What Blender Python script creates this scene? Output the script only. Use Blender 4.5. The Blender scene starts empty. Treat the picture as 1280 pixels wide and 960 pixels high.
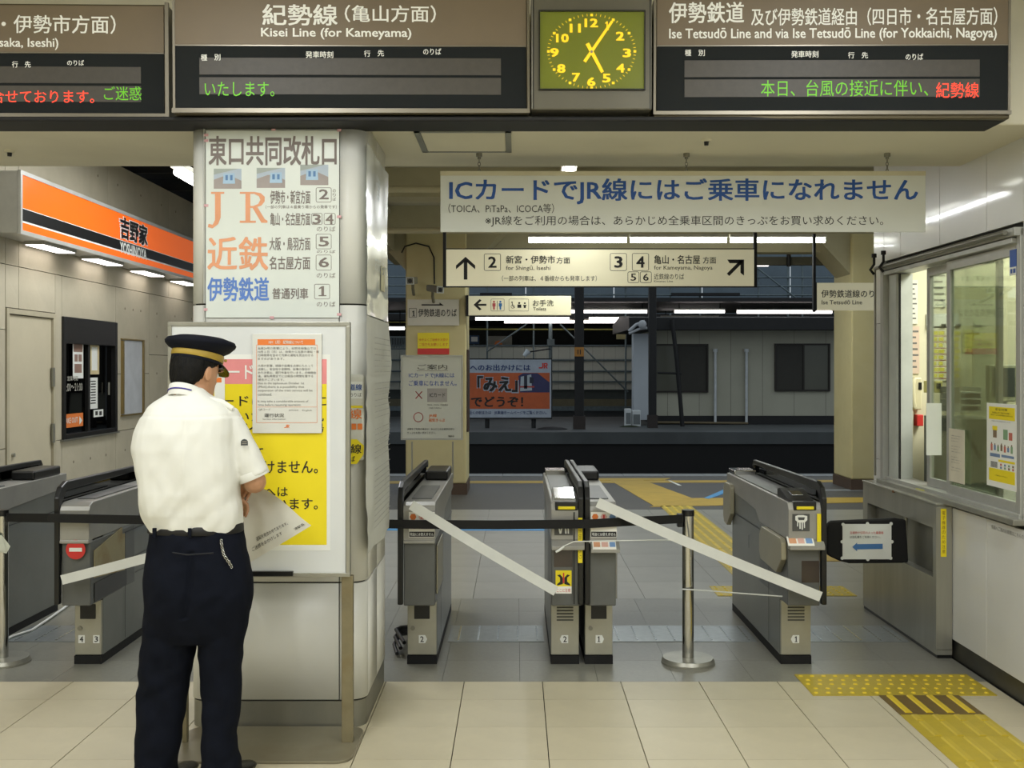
import bpy, bmesh, math, random
from mathutils import Vector, Matrix, noise
SC = bpy.context.scene
random.seed(7)

# ------------------------------------------------------------------ camera
# the photograph is 1280 x 960; a level camera with a small lens shift
FPX, CX, CY, EYE = 1347.0, 645.0, 461.0, 1.6
cam_d = bpy.data.cameras.new('camera')
cam = bpy.data.objects.new('camera', cam_d)
SC.collection.objects.link(cam)
cam.location = (0, 0, EYE)
cam.rotation_euler = (math.pi / 2, 0, 0)
cam_d.sensor_width = 36.0
cam_d.lens = 36.0 * FPX / 1280.0
cam_d.shift_x = (640 - CX) / 1280.0
cam_d.shift_y = (CY - 480) / 1280.0
cam_d.clip_end = 300
SC.camera = cam

# ------------------------------------------------------------------ world, view
world = bpy.data.worlds.new('World'); SC.world = world
world.use_nodes = True
bg = world.node_tree.nodes['Background']
bg.inputs[0].default_value = (0.50, 0.56, 0.60, 1)
bg.inputs[1].default_value = 0.75
SC.view_settings.view_transform = 'Standard'
SC.view_settings.look = 'None'
SC.view_settings.gamma = 1
SC.view_settings.use_curve_mapping = False
SC.view_settings.exposure = 0.42

def area(name, loc, sx, sy, power, color=(1.0, 0.97, 0.88), rot=(0, 0, 0)):
    d = bpy.data.lights.new(name, 'AREA'); d.shape = 'RECTANGLE'
    d.size = sx; d.size_y = sy; d.energy = power; d.color = color
    o = bpy.data.objects.new(name, d); SC.collection.objects.link(o)
    o.location = loc; o.rotation_euler = rot
    return o
WARM = (0.96, 0.985, 1.0)
# the concourse's own fluorescent rows, in the ceiling over and behind the camera
for i, (x, y) in enumerate([(-4.2, 0.0), (-1.3, 0.0), (1.5, 0.0), (-4.2, 2.6), (-1.3, 2.6), (1.5, 2.6), (-1.3, -2.6), (1.5, -2.6)]):
    area('hall_lamp', (x, y, 3.44), 0.3, 1.7, 36, WARM)
# gate passage and platform lamps
area('passage_lamp', (0.53, 10.2, 3.14), 0.08, 2.2, 24, WARM)
area('passage_lamp', (-0.9, 7.4, 3.28), 0.12, 1.2, 12, WARM)
area('passage_lamp', (-2.5, 8.6, 3.55), 0.8, 3.0, 62, WARM)
area('platform_lamp', (2.0, 13.3, 3.12), 3.7, 0.12, 42, (0.95, 1.0, 0.95))
area('office_lamp', (3.6, 5.8, 3.1), 1.0, 1.6, 95, (1.0, 1.0, 0.9))

# ------------------------------------------------------------------ helpers
def lin(h):
    h = h.lstrip('#')
    out = []
    for i in (0, 2, 4):
        c = int(h[i:i + 2], 16) / 255.0
        out.append(c / 12.92 if c <= 0.04045 else ((c + 0.055) / 1.055) ** 2.4)
    return (*out, 1.0)

_M = {}
def mat(name, col, rough=0.6, metal=0.0, var=0.06, scale=6.0, bump=0.0, bscale=60.0, coat=0.0, stretch=None, emit=0.0, dirt=None):
    if name in _M: return _M[name]
    m = bpy.data.materials.new(name); m.use_nodes = True
    nt = m.node_tree; b = nt.nodes['Principled BSDF']
    c = lin(col)
    b.inputs['Roughness'].default_value = rough
    b.inputs['Metallic'].default_value = metal
    if coat: b.inputs['Coat Weight'].default_value = coat; b.inputs['Coat Roughness'].default_value = 0.06
    tc = nt.nodes.new('ShaderNodeTexCoord')
    mp = nt.nodes.new('ShaderNodeMapping'); nt.links.new(tc.outputs['Object'], mp.inputs[0])
    if stretch: mp.inputs['Scale'].default_value = stretch
    if var > 0 or dirt:
        n = nt.nodes.new('ShaderNodeTexNoise'); n.inputs['Scale'].default_value = scale
        n.inputs['Detail'].default_value = 5; n.inputs['Roughness'].default_value = 0.6
        nt.links.new(mp.outputs[0], n.inputs[0])
        r = nt.nodes.new('ShaderNodeValToRGB')
        r.color_ramp.elements[0].position = 0.3; r.color_ramp.elements[1].position = 0.7
        r.color_ramp.elements[0].color = (*[max(0, v * (1 - var * 2)) for v in c[:3]], 1)
        r.color_ramp.elements[1].color = (*[min(1, v * (1 + var)) for v in c[:3]], 1)
        nt.links.new(n.outputs[0], r.inputs[0])
        src = r.outputs[0]
        if dirt:
            n2 = nt.nodes.new('ShaderNodeTexNoise'); n2.inputs['Scale'].default_value = dirt[1]; n2.inputs['Detail'].default_value = 6
            nt.links.new(mp.outputs[0], n2.inputs[0])
            r2 = nt.nodes.new('ShaderNodeValToRGB'); r2.color_ramp.elements[0].position = 0.5; r2.color_ramp.elements[1].position = 0.75
            r2.color_ramp.elements[1].color = (dirt[2],) * 3 + (1,)
            nt.links.new(n2.outputs[0], r2.inputs[0])
            mx = nt.nodes.new('ShaderNodeMixRGB'); mx.inputs[2].default_value = lin(dirt[0])
            nt.links.new(r2.outputs[0], mx.inputs[0]); nt.links.new(src, mx.inputs[1]); src = mx.outputs[0]
        nt.links.new(src, b.inputs['Base Color'])
    else:
        b.inputs['Base Color'].default_value = c
    if emit:
        b.inputs['Emission Color'].default_value = c; b.inputs['Emission Strength'].default_value = emit
    if bump:
        n3 = nt.nodes.new('ShaderNodeTexNoise'); n3.inputs['Scale'].default_value = bscale; n3.inputs['Detail'].default_value = 4
        nt.links.new(mp.outputs[0], n3.inputs[0])
        bp = nt.nodes.new('ShaderNodeBump'); bp.inputs['Strength'].default_value = bump; bp.inputs['Distance'].default_value = 0.01
        nt.links.new(n3.outputs[0], bp.inputs['Height']); nt.links.new(bp.outputs[0], b.inputs['Normal'])
    _M[name] = m
    return m

def nospec(m, v=.1):
    m.node_tree.nodes['Principled BSDF'].inputs['Specular IOR Level'].default_value = v
    return m

def glass(name, tint='#eef5f0', refl=0.1):
    if name in _M: return _M[name]
    m = bpy.data.materials.new(name); m.use_nodes = True; nt = m.node_tree
    for n in list(nt.nodes): nt.nodes.remove(n)
    out = nt.nodes.new('ShaderNodeOutputMaterial'); mx = nt.nodes.new('ShaderNodeMixShader')
    tr = nt.nodes.new('ShaderNodeBsdfTransparent'); tr.inputs[0].default_value = lin(tint)
    gl = nt.nodes.new('ShaderNodeBsdfGlossy'); gl.inputs['Roughness'].default_value = 0.02
    fr = nt.nodes.new('ShaderNodeLayerWeight'); fr.inputs[0].default_value = 0.35
    ad = nt.nodes.new('ShaderNodeMath'); ad.operation = 'MULTIPLY_ADD'; ad.inputs[1].default_value = 0.5; ad.inputs[2].default_value = refl; ad.use_clamp = True
    nt.links.new(fr.outputs['Fresnel'], ad.inputs[0]); nt.links.new(ad.outputs[0], mx.inputs[0])
    nt.links.new(tr.outputs[0], mx.inputs[1]); nt.links.new(gl.outputs[0], mx.inputs[2]); nt.links.new(mx.outputs[0], out.inputs[0])
    _M[name] = m
    return m

def W(px, py, y):
    return Vector(((px - CX) / FPX * y, y, EYE - (py - CY) / FPX * y))
def X(px, y): return (px - CX) / FPX * y
def Z(py, y): return EYE - (py - CY) / FPX * y
def YF(py): return EYE * FPX / (py - CY)

class Plane:
    """a sign face: maps a place in the photograph onto a real plane standing in the room"""
    def __init__(s, P, yaw=0.0, roll=0.0, n=None):
        s.P = Vector(P)
        if n is None: n = Matrix.Rotation(math.radians(yaw), 3, 'Z') @ Vector((0, -1, 0))
        s.n = Vector(n).normalized()
        u = Vector((0, 0, 1)).cross(s.n).normalized()
        u = Matrix.Rotation(math.radians(roll), 3, s.n) @ u
        s.u = u; s.v = s.n.cross(u).normalized()
    def hit(s, px, py):
        d = Vector(((px - CX) / FPX, 1, -(py - CY) / FPX)); o = Vector((0, 0, EYE))
        return o + d * ((s.P - o).dot(s.n) / d.dot(s.n))
    def rect(s, x0, y0, x1, y1):
        xc, yc = (x0 + x1) / 2, (y0 + y1) / 2
        w = (s.hit(x1, yc) - s.hit(x0, yc)).length; h = (s.hit(xc, y0) - s.hit(xc, y1)).length
        return s.hit(xc, yc), w, h

class MB:
    def __init__(s): s.v = []; s.f = []; s.mi = []; s.sm = []
    def add(s, vs, fs, mi=0, smooth=False):
        b = len(s.v); s.v += [Vector(v) for v in vs]
        for f in fs: s.f.append([b + i for i in f]); s.mi.append(mi); s.sm.append(smooth)
        return s
    def obox(s, c, u, v, n, hu, hv, n0, n1, mi=0):
        c, u, v, n = map(Vector, (c, u, v, n)); vs = []
        for a in (n0, n1):
            for (p, q) in ((-1, -1), (1, -1), (1, 1), (-1, 1)): vs.append(c + u * hu * p + v * hv * q + n * a)
        return s.add(vs, [(3, 2, 1, 0), (4, 5, 6, 7), (0, 1, 5, 4), (1, 2, 6, 5), (2, 3, 7, 6), (3, 0, 4, 7)], mi)
    def box(s, x0, x1, y0, y1, z0, z1, mi=0):
        return s.obox(((x0 + x1) / 2, (y0 + y1) / 2, z0), (1, 0, 0), (0, 1, 0), (0, 0, 1), (x1 - x0) / 2, (y1 - y0) / 2, 0, z1 - z0, mi)
    def cyl(s, p0, p1, r, seg=16, r1=None, mi=0, caps=True, smooth=True):
        p0, p1 = Vector(p0), Vector(p1); r1 = r if r1 is None else r1
        d = (p1 - p0).normalized(); a = d.orthogonal().normalized(); b = d.cross(a)
        vs = []
        for p, rr in ((p0, r), (p1, r1)):
            for i in range(seg):
                t = 2 * math.pi * i / seg; vs.append(p + a * rr * math.cos(t) + b * rr * math.sin(t))
        s.add(vs, [(i, (i + 1) % seg, seg + (i + 1) % seg, seg + i) for i in range(seg)], mi, smooth)
        if caps:
            s.add(vs[:seg], [list(range(seg))[::-1]], mi); s.add(vs[seg:], [list(range(seg))], mi)
        return s
    def tube(s, pts, r, seg=8, mi=0, closed=False):
        pts = [Vector(p) for p in pts]; n = len(pts)
        rs = r if isinstance(r, (list, tuple)) else [r] * n
        t0 = (pts[1] - pts[0]).normalized(); a = t0.orthogonal().normalized()
        vs = []
        for i, p in enumerate(pts):
            t = (pts[min(i + 1, n - 1)] - pts[max(i - 1, 0)]).normalized()
            a = (a - t * a.dot(t)).normalized(); b = t.cross(a)
            for k in range(seg):
                q = 2 * math.pi * k / seg; vs.append(p + (a * math.cos(q) + b * math.sin(q)) * rs[i])
        fs = [(i * seg + k, i * seg + (k + 1) % seg, (i + 1) * seg + (k + 1) % seg, (i + 1) * seg + k) for i in range(n - 1) for k in range(seg)]
        s.add(vs, fs, mi, True); s.add(vs[:seg], [list(range(seg))[::-1]], mi); s.add(vs[-seg:], [list(range(seg))], mi)
        return s
    def loft(s, rings, mi=0, caps=True, smooth=True):
        k = len(rings[0]); vs = [Vector(v) for r in rings for v in r]
        fs = [(i * k + j, i * k + (j + 1) % k, (i + 1) * k + (j + 1) % k, (i + 1) * k + j) for i in range(len(rings) - 1) for j in range(k)]
        s.add(vs, fs, mi, smooth)
        if caps: s.add(rings[0], [list(range(k))[::-1]], mi, smooth); s.add(rings[-1], [list(range(k))], mi, smooth)
        return s
    def prism(s, prof, o, u, v, n, d0, d1, mi=0):
        """profile (a,b) in the u,v plane pushed along n"""
        o, u, v, n = map(Vector, (o, u, v, n)); k = len(prof)
        vs = [o + u * a + v * b + n * d for d in (d0, d1) for (a, b) in prof]
        s.add(vs, [(i, (i + 1) % k, k + (i + 1) % k, k + i) for i in range(k)] + [list(range(k))[::-1], list(range(k, 2 * k))], mi)
        return s
    def sphere(s, c, r, seg=16, rings=10, mi=0):
        c = Vector(c); r = Vector(r) if hasattr(r, '__len__') else Vector((r, r, r)); R = []
        for i in range(rings + 1):
            t = -math.pi / 2 + math.pi * (0.03 + 0.94 * i / rings)
            R.append([c + Vector((r.x * math.cos(t) * math.cos(2 * math.pi * j / seg), r.y * math.cos(t) * math.sin(2 * math.pi * j / seg), r.z * math.sin(t))) for j in range(seg)])
        return s.loft(R, mi)
    # --- on a Plane, in photograph coordinates
    def prect(s, pl, x0, y0, x1, y1, n0=0.0, n1=0.001, mi=0):
        c, w, h = pl.rect(x0, y0, x1, y1)
        return s.obox(c, pl.u, pl.v, pl.n, w / 2, h / 2, n0, n1, mi)
    def pframe(s, pl, x0, y0, x1, y1, wpx, n0=0.0, n1=0.001, mi=0):
        s.prect(pl, x0, y0, x1, y0 + wpx, n0, n1, mi); s.prect(pl, x0, y1 - wpx, x1, y1, n0, n1, mi)
        s.prect(pl, x0, y0 + wpx, x0 + wpx, y1 - wpx, n0, n1, mi); s.prect(pl, x1 - wpx, y0 + wpx, x1, y1 - wpx, n0, n1, mi)
        return s
    def rframe(s, pl, x0, y0, x1, y1, wpx, r, n1=0.0015, mi=0):
        c, w, h = pl.rect(x0, y0, x1, y1); k = w / (x1 - x0); t = wpx * k; r *= k
        def ol(hw, hh, rr):
            o = []
            for cx, cy, a0 in ((hw - rr, hh - rr, 0), (-hw + rr, hh - rr, 90), (-hw + rr, -hh + rr, 180), (hw - rr, -hh + rr, 270)):
                for i in range(4):
                    a = math.radians(a0 + 30 * i); o.append(c + pl.u * (cx + rr * math.cos(a)) + pl.v * (cy + rr * math.sin(a)) + pl.n * n1)
            return o
        A = ol(w / 2, h / 2, r); B = ol(w / 2 - t, h / 2 - t, max(r - t, 0.0002)); k = len(A)
        return s.add(A + B, [(i, (i + 1) % k, k + (i + 1) % k, k + i) for i in range(k)], mi)
    def ppoly(s, pl, pts, n1=0.0015, mi=0):
        return s.add([pl.hit(*p) + pl.n * n1 for p in pts], [list(range(len(pts)))], mi)
    def pdisc(s, pl, x, y, r, n1=0.0015, mi=0, seg=20, r0=0):
        c = pl.hit(x, y) + pl.n * n1; k = (pl.hit(x + 1, y) - pl.hit(x, y)).length
        A = [c + (pl.u * math.cos(2 * math.pi * i / seg) + pl.v * math.sin(2 * math.pi * i / seg)) * r * k for i in range(seg)]
        if r0:
            B = [c + (a - c) * (r0 / r) for a in A]
            return s.add(A + B, [(i, (i + 1) % seg, seg + (i + 1) % seg, seg + i) for i in range(seg)], mi)
        return s.add(A, [list(range(seg))], mi)
    def text(s, pl, txt, x0, y0, x1, y1, bold=0.0, n1=0.003, mi=0, rot=0.0, fit=True, spacing=1.0):
        V, Fs, bx = glyphs(txt, bold, spacing)
        c, w, h = pl.rect(x0, y0, x1, y1); c = c + pl.n * n1
        if txt == '1':   # a numeral one with flag and foot
            P = lambda u_, v_: c + pl.u * (u_ - .5) * w + pl.v * (v_ - .5) * h
            s.add([P(.4, .1), P(.68, .1), P(.68, 1), P(.48, 1), P(.15, .82), P(.15, .7), P(.4, .78)], [range(7)], mi)
            return s.add([P(.12, 0), P(.92, 0), P(.92, .1), P(.12, .1)], [range(4)], mi)
        sx, sy = w / (bx[1] - bx[0]), h / (bx[3] - bx[2])
        mx_, my_ = (bx[0] + bx[1]) / 2, (bx[2] + bx[3]) / 2
        ca, sa = math.cos(rot), math.sin(rot); vs = []
        n0 = len(V) // 4 if bold >= .01 else len(V)
        for i_, (a, b) in enumerate(V):
            a, b = (a - mx_) * sx, (b - my_) * sy
            a, b = a * ca - b * sa, a * sa + b * ca
            vs.append(c + pl.u * a + pl.v * b + pl.n * (.00025 * (i_ // n0)))
        return s.add(vs, Fs, mi)
    def xform(s, M):
        s.v = [M @ v for v in s.v]; return s

_G = {}
def glyphs(txt, bold, spacing):
    key = (txt, bold, spacing)
    if key not in _G:
        c = bpy.data.curves.new('t', 'FONT'); c.body = txt; c.resolution_u = 2; c.space_character = spacing
        o = bpy.data.objects.new('t', c); me = bpy.data.meshes.new_from_object(o)
        V = [(v.co.x, v.co.y) for v in me.vertices]; Fs = [list(p.vertices) for p in me.polygons]
        if bold >= .01:
            d = bold * .75; n0 = len(V); V0, F0 = V, Fs; V, Fs = [], []
            for q, (a, b) in enumerate(((d, d * .7), (-d, d * .7), (d, -d * .7), (-d, -d * .7))):
                V += [(x + a, y + b) for x, y in V0]; Fs += [[i + q * n0 for i in f] for f in F0]
        bx = (min(v[0] for v in V), max(v[0] for v in V), min(v[1] for v in V), max(v[1] for v in V))
        bpy.data.objects.remove(o); bpy.data.curves.remove(c); bpy.data.meshes.remove(me)
        _G[key] = (V, Fs, bx)
    return _G[key]

_LOC = {}
def link(o, parent=None):
    SC.collection.objects.link(o)
    if parent: o.parent = parent
def meta(o, label=None, cat=None, group=None, kind=None):
    if label: o['label'] = label
    if cat: o['category'] = cat
    if group: o['group'] = group
    if kind: o['kind'] = kind
    return o
def thing(name, label, cat, loc, group=None, kind=None):
    o = bpy.data.objects.new(name, None); link(o); o.location = loc; o.empty_display_size = 0.1
    _LOC[o.name] = Vector(loc)
    return meta(o, label, cat, group, kind)
def struct(name, loc=(0, 0, 0)):
    o = bpy.data.objects.new(name, None); link(o); o.location = loc; _LOC[o.name] = Vector(loc); o['kind'] = 'structure'
    return o
def obj(name, mb, mats, parent=None, label=None, cat=None, group=None, kind=None, bevel=0.0, seg=2, origin=None):
    """mesh object; mb is in world coordinates"""
    if not isinstance(mats, (list, tuple)): mats = [mats]
    if origin is None:
        if parent is not None:
            base = _LOC[parent.name]
            xs = [v.x for v in mb.v]; ys = [v.y for v in mb.v]; zs = [v.z for v in mb.v]
            origin = Vector(((min(xs) + max(xs)) / 2, (min(ys) + max(ys)) / 2, (min(zs) + max(zs)) / 2))
        else:
            xs = [v.x for v in mb.v]; ys = [v.y for v in mb.v]; zs = [v.z for v in mb.v]
            origin = Vector(((min(xs) + max(xs)) / 2, (min(ys) + max(ys)) / 2, min(zs)))
    origin = Vector(origin)
    me = bpy.data.meshes.new(name)
    me.from_pydata([v - origin for v in mb.v], [], mb.f)
    for m in mats: me.materials.append(m)
    me.polygons.foreach_set('material_index', mb.mi); me.polygons.foreach_set('use_smooth', mb.sm)
    me.update()
    o = bpy.data.objects.new(name, me); link(o, parent)
    o.location = origin - (_LOC[parent.name] if parent is not None else Vector())
    _LOC[o.name] = origin
    if bevel:
        b = o.modifiers.new('bevel', 'BEVEL'); b.width = bevel; b.segments = seg; b.limit_method = 'ANGLE'; b.harden_normals = False
    return meta(o, label, cat, group, kind)
def inst(src, parent, at, name=None):
    """a copy of a part's object sharing its mesh, at a world place"""
    o = src.copy(); link(o, parent); o.location = Vector(at) - (_LOC[parent.name] if parent is not None else Vector())
    _LOC[o.name] = Vector(at)
    return o

# common materials
m_white = mat('white_enamel', '#d6d6d2', 0.3, 0, 0.015, 2, coat=0.35)
m_pillar = mat('pillar_enamel', '#d9d9d2', 0.42, 0, 0.02, 3, coat=0.06)
m_steel = mat('brushed_steel', '#a3a297', 0.36, 0.6, 0.08, 8, stretch=(1, 1, 0.1))
m_steel2 = mat('dull_steel', '#8b8a80', 0.42, 0.75, 0.08, 5, stretch=(1, 1, 0.3))
m_chrome = mat('chrome', '#c8c8c4', 0.12, 1.0, 0, 1)
m_black = mat('black_plastic', '#101112', 0.35, 0, 0.1, 8)
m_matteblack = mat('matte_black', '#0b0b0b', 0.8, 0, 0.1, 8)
m_ink = mat('black_ink', '#1b1a19', 0.6, 0, 0, 1)
m_paper = mat('white_paper', '#e3e5df', 0.6, 0, 0.02, 4)
m_seam = mat('dark_seam', '#3a3a36', 0.9, 0, 0.1, 8)
m_gatedk = mat('gate_dark_grey', '#626462', 0.42, 0.2, 0.06, 6)
m_gatesv = mat('gate_silver', '#9b9a94', 0.36, 0.3, 0.05, 6)
m_cream = mat('cream_paint', '#cfc9ae', 0.6, 0, 0.05, 2, dirt=('#9b8f6a', 3, 0.25))
m_beige = mat('beige_ceiling', '#d3cfb8', 0.6, 0, 0.03, 1.5, dirt=('#a79c7c', 1.2, 0.2))
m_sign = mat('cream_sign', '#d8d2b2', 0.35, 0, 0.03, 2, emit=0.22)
m_yellow = mat('yellow_print', '#e8d418', 0.5, 0, 0.02, 4)
m_red = mat('red_print', '#c9302a', 0.5, 0, 0, 1)
m_orange = mat('orange_print', '#e07a34', 0.5, 0, 0, 1)
m_blue = mat('blue_print', '#1f4f9a', 0.5, 0, 0, 1)
m_tube = mat('lit_tube', '#fbfdf6', 0.5, 0, 0, 1, emit=9.0)
m_tube_far = mat('lit_tube_far', '#fff6f2', 0.5, 0, 0, 1, emit=4.0)
m_iron = mat('dark_iron', '#1a1a1b', 0.6, 0.2, 0.1, 6)
m_galv = mat('galvanised_pipe', '#6f7c80', 0.5, 0.5, 0.1, 10)
EX, EY, EZ = Vector((1, 0, 0)), Vector((0, 1, 0)), Vector((0, 0, 1))
# ================================================================== SETTING
WX = 2.41        # right wall plane
LX = -3.9        # left wall plane
HF, HB, HZ = 4.82, 5.86, 2.70   # header front, back, underside

# ---- hall floor: sub-floor with beige tiles as pieces
fl = struct('floor')
obj('subfloor', MB().box(-6, WX + 0.3, -5, 7.5, -0.25, -0.012), m_seam, fl)
m_tile = mat('beige_tile', '#c2b99e', 0.42, 0, 0.035, 5, dirt=('#8f8873', 2.2, 0.22))
m_tile_g = mat('grey_tile', '#85847a', 0.28, 0, 0.06, 40, dirt=('#6a685c', 1.3, 0.45))
def tile_src(name, sx, sy, m, parent, at, bev=0.0015):
    t = MB().box(-sx / 2, sx / 2, -sy / 2, sy / 2, -0.014, 0)
    src = obj(name, t, m, None, origin=(0, 0, 0))
    src.parent = parent; src.location = Vector(at) - _LOC[parent.name]; _LOC[src.name] = Vector(at)
    return src
def tiles(parent, xs, ys, m, gx=0.0022, gy=0.0010, name='tile', z=0):
    cache = {}
    for i in range(len(xs) - 1):
        for j in range(len(ys) - 1):
            w, d = xs[i + 1] - xs[i] - 2 * gx, ys[j + 1] - ys[j] - 2 * gy
            at = ((xs[i] + xs[i + 1]) / 2, (ys[j] + ys[j + 1]) / 2, z)
            k = (round(w, 4), round(d, 4))
            if k in cache: inst(cache[k], parent, at)
            else: cache[k] = tile_src(name, w, d, m, parent, at)
xs = [-3.865 + 0.4 * k for k in range(16)] + [WX]
ysr = [3.21, 3.61, 4.01, 4.41, 4.811, 5.212, 5.512]
tiles(fl, xs, ysr, m_tile)
obj('tiled_field', MB().box(-6, WX, -5, 3.21, -0.014, 0).box(-6, -3.865, 3.21, 5.512, -0.014, 0), m_tile, fl)
# grey tiles under the gates
xs = [LX, -3.58] + [-3.18 + 0.4 * k for k in range(14)] + [WX]
tiles(fl, xs, [5.512, 5.91, 6.31, 6.71, 7.11, 7.5], m_tile_g, 0.0008, 0.0006)
# ---- platform floor
pf = struct('floor')
m_tile_b = mat('pale_grey_tile', '#98978e', 0.3, 0, 0.05, 4, dirt=('#7c7b74', 0.8, 0.4))
m_asph = mat('platform_asphalt', '#504e4a', 0.55, 0, 0.08, 30, bump=0.2, bscale=200, dirt=('#3c3e40', 0.7, 0.5))
obj('subfloor', MB().box(-8, 8, 7.5, 16.3, -1.2, -0.012), m_seam, pf)
tiles(pf, [-3.9, -3.3, -2.7, -2.1, -1.5, -.9, -.3, .3, .9, 1.5, 2.1, 2.7, 3.3, 3.9, 4.5], [7.5, 8.1, 8.7, 9.3, 9.9, 10.5, 11.1, 11.7, 12.25], m_tile_b, 0.0015, 0.0012)
obj('asphalt', MB().box(-8, 8, 12.25, 16.3, -0.014, 0).box(4.5, 8, 7.5, 12.25, -0.014, 0).box(-8, -3.9, 7.5, 12.25, -0.014, 0), m_asph, pf)
m_kerb = mat('kerb_stone', '#85888a', 0.6, 0, 0.08, 10)
for i in range(27):
    x = -8 + i * 0.6
    if i == 0: k0 = obj('kerb_stone', MB().box(x + .004, x + .596, 15.95, 16.32, -0.012, 0.012), m_kerb, pf)
    else: inst(k0, pf, (x + 0.3, 16.135, 0))

# tactile paving
m_tact = mat('tactile_yellow', '#b8a22a', 0.45, 0, 0.06, 8, dirt=('#7d6d2a', 5, 0.3))
m_tactb = mat('tactile_yellow_bright', '#d9bd2a', 0.42, 0, 0.05, 20)
m_tactd = mat('tactile_worn_brown', '#6b5626', 0.5, 0, 0.08, 20)
def dot_block(x0, x1, y0, y1, nx, ny, stag=True, nm='tactile_block', par=None):
    b = MB().box(x0, x1, y0, y1, 0.0, 0.004, 0)
    for j in range(ny):
        for i in range(nx):
            x = x0 + (x1 - x0) * (i + 0.5 + (0.22 if (j % 2 and stag) else -0.1 if stag else 0)) / nx; y = y0 + (y1 - y0) * (j + 0.5) / ny
            b.cyl((x, y, 0.004), (x, y, 0.009), 0.0125, 8, 0.008, 1)
    return obj(nm, b, [m_tact, m_tactb], par)
t = thing('tactile_dot_strip', 'yellow dotted warning strip on the beige floor right of the gates, ahead of the counter', 'tactile strip', (1.905, 5.45, 0))
x0, x1, ya, yb = 1.453, 2.355, 5.272, 5.632
for i in range(3):
    dot_block(x0 + (x1 - x0) * i / 3 + .001, x0 + (x1 - x0) * (i + 1) / 3 - .001, ya, yb, 5, 5, par=t)
t = thing('tactile_guide_path', 'yellow ribbed guide path running towards the viewer at lower right', 'tactile strip', (1.96, 4.5, 0))
gx0, gx1 = 1.775, 2.165
def bar_block(y0, y1, bars, mats, off=0.0, z=0.004):
    b = MB().box(gx0, gx1, y0 + .001, y1 - .001, 0.0, z, 0)
    for k in range(4):
        x = gx0 + (gx1 - gx0) * (k + 0.5) / 4
        for (a, c) in bars:
            prof = [(-0.017, 0), (0.017, 0), (0.011, 0.005), (-0.011, 0.005)]
            b.prism(prof, (x + off, 0, z), EX, EZ, EY, a, c, 1)
    obj('tactile_block', b, mats, t)
bar_block(4.975, 5.272, [(5.0, 5.26)], [m_tactd, m_tactb])
bar_block(4.675, 4.975, [(4.89, 4.965), (4.685, 4.87)], [m_tact, mat('tactile_yellow_worn', '#c0aa38', 0.45, 0, 0.05, 8)], 0.012)
yy = 4.675
while yy > 2.2:
    bar_block(yy - 0.3, yy, [(yy - 0.29, yy - 0.01)], [m_tact, _M['tactile_yellow_worn']], 0.012 if int(yy * 10) % 2 else 0.03); yy -= 0.3
# beyond the gates
t = thing('tactile_dot_strip', 'yellow dotted row on the grey floor behind the wide gate, reaching the counter', 'tactile strip', (1.9, 7.75, 0))
for i in range(3): dot_block(1.42 + .33 * i, 1.74 + .33 * i, 7.58, 7.92, 5, 5, False, par=t)
t = thing('tactile_guide_path', 'yellow ribbed guide path leading from the gates to the platform', 'tactile strip', (1.86, 10.5, 0))
gx0, gx1 = 1.68, 2.04
yy = 12.55
while yy > 8.0:
    bar_block(yy - 0.3, yy, [(yy - 0.29, yy - 0.01)], [m_tact, m_tactb]); yy -= 0.3
m_yl = mat('platform_yellow', '#b99a35', 0.55, 0, 0.08, 6, dirt=('#7c6a30', 3, 0.4))
b = MB().box(2.06, 3.4, 8.95, 9.3, 0, 0.005)
obj('tactile_branch', b, m_yl, t)
def flat(pts, z=0.004, z0=-0.001):
    return MB().add([(x, y, zz) for zz in (z0, z) for (x, y) in pts], [list(range(len(pts)))[::-1], list(range(len(pts), 2 * len(pts)))] + [(i, (i + 1) % len(pts), len(pts) + (i + 1) % len(pts), len(pts) + i) for i in range(len(pts))])
def fp(px, py): y = YF(py); return (X(px, y), y)
obj('tactile_platform_row', flat([fp(850, 623), fp(1090, 622), fp(1090, 628), fp(812, 634)]), m_yl, None, 'yellow tactile row lying across the platform behind the wide gate', 'tactile strip')
obj('tactile_diagonal_band', flat([fp(760, 599), fp(800, 599), fp(868, 624), fp(818, 633)], 0.0045), m_yl, None, 'wide yellow band slanting across the platform between the line and the guide path', 'tactile strip')
obj('platform_edge_line', flat([fp(300, 602), fp(1100, 600), fp(1100, 602.6), fp(300, 605.2)], 0.003), m_yl, None, 'thin yellow warning line along the near platform edge', 'floor marking')
obj('platform_edge_line', flat([fp(700, 598.2), fp(838, 598), fp(830, 600.5), fp(720, 600.8)], 0.0052), m_yl, None, 'short yellow block strip just behind the long platform edge line', 'floor marking')
obj('blue_floor_line', flat([fp(880, 623), fp(910, 610), fp(925, 608), fp(925, 610.5), fp(886, 624)], 0.006), mat('blue_paint', '#4f92c8', 0.6, 0, 0.1, 8), None, 'pale blue guide line painted on the platform left of the wide gate', 'floor marking')
obj('blue_floor_line', flat([fp(440, 656.5), fp(700, 657), fp(700, 663.5), fp(440, 663)], 0.004), _M['blue_paint'], None, 'blue stripe on the floor beyond the gates seen under the black belt', 'floor marking')
obj('white_floor_tick', flat([fp(835, 601), fp(838, 601), fp(852, 607), fp(848, 607)], 0.004), m_paper, None, 'short white slanted tick painted near the platform edge', 'floor marking')
obj('white_floor_line', flat([fp(958, 612.5), fp(1100, 611.5), fp(1100, 613.5), fp(958, 614.5)], 0.004), m_kerb, None, 'thin pale line on the platform right of the wide gate', 'floor marking')

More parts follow.
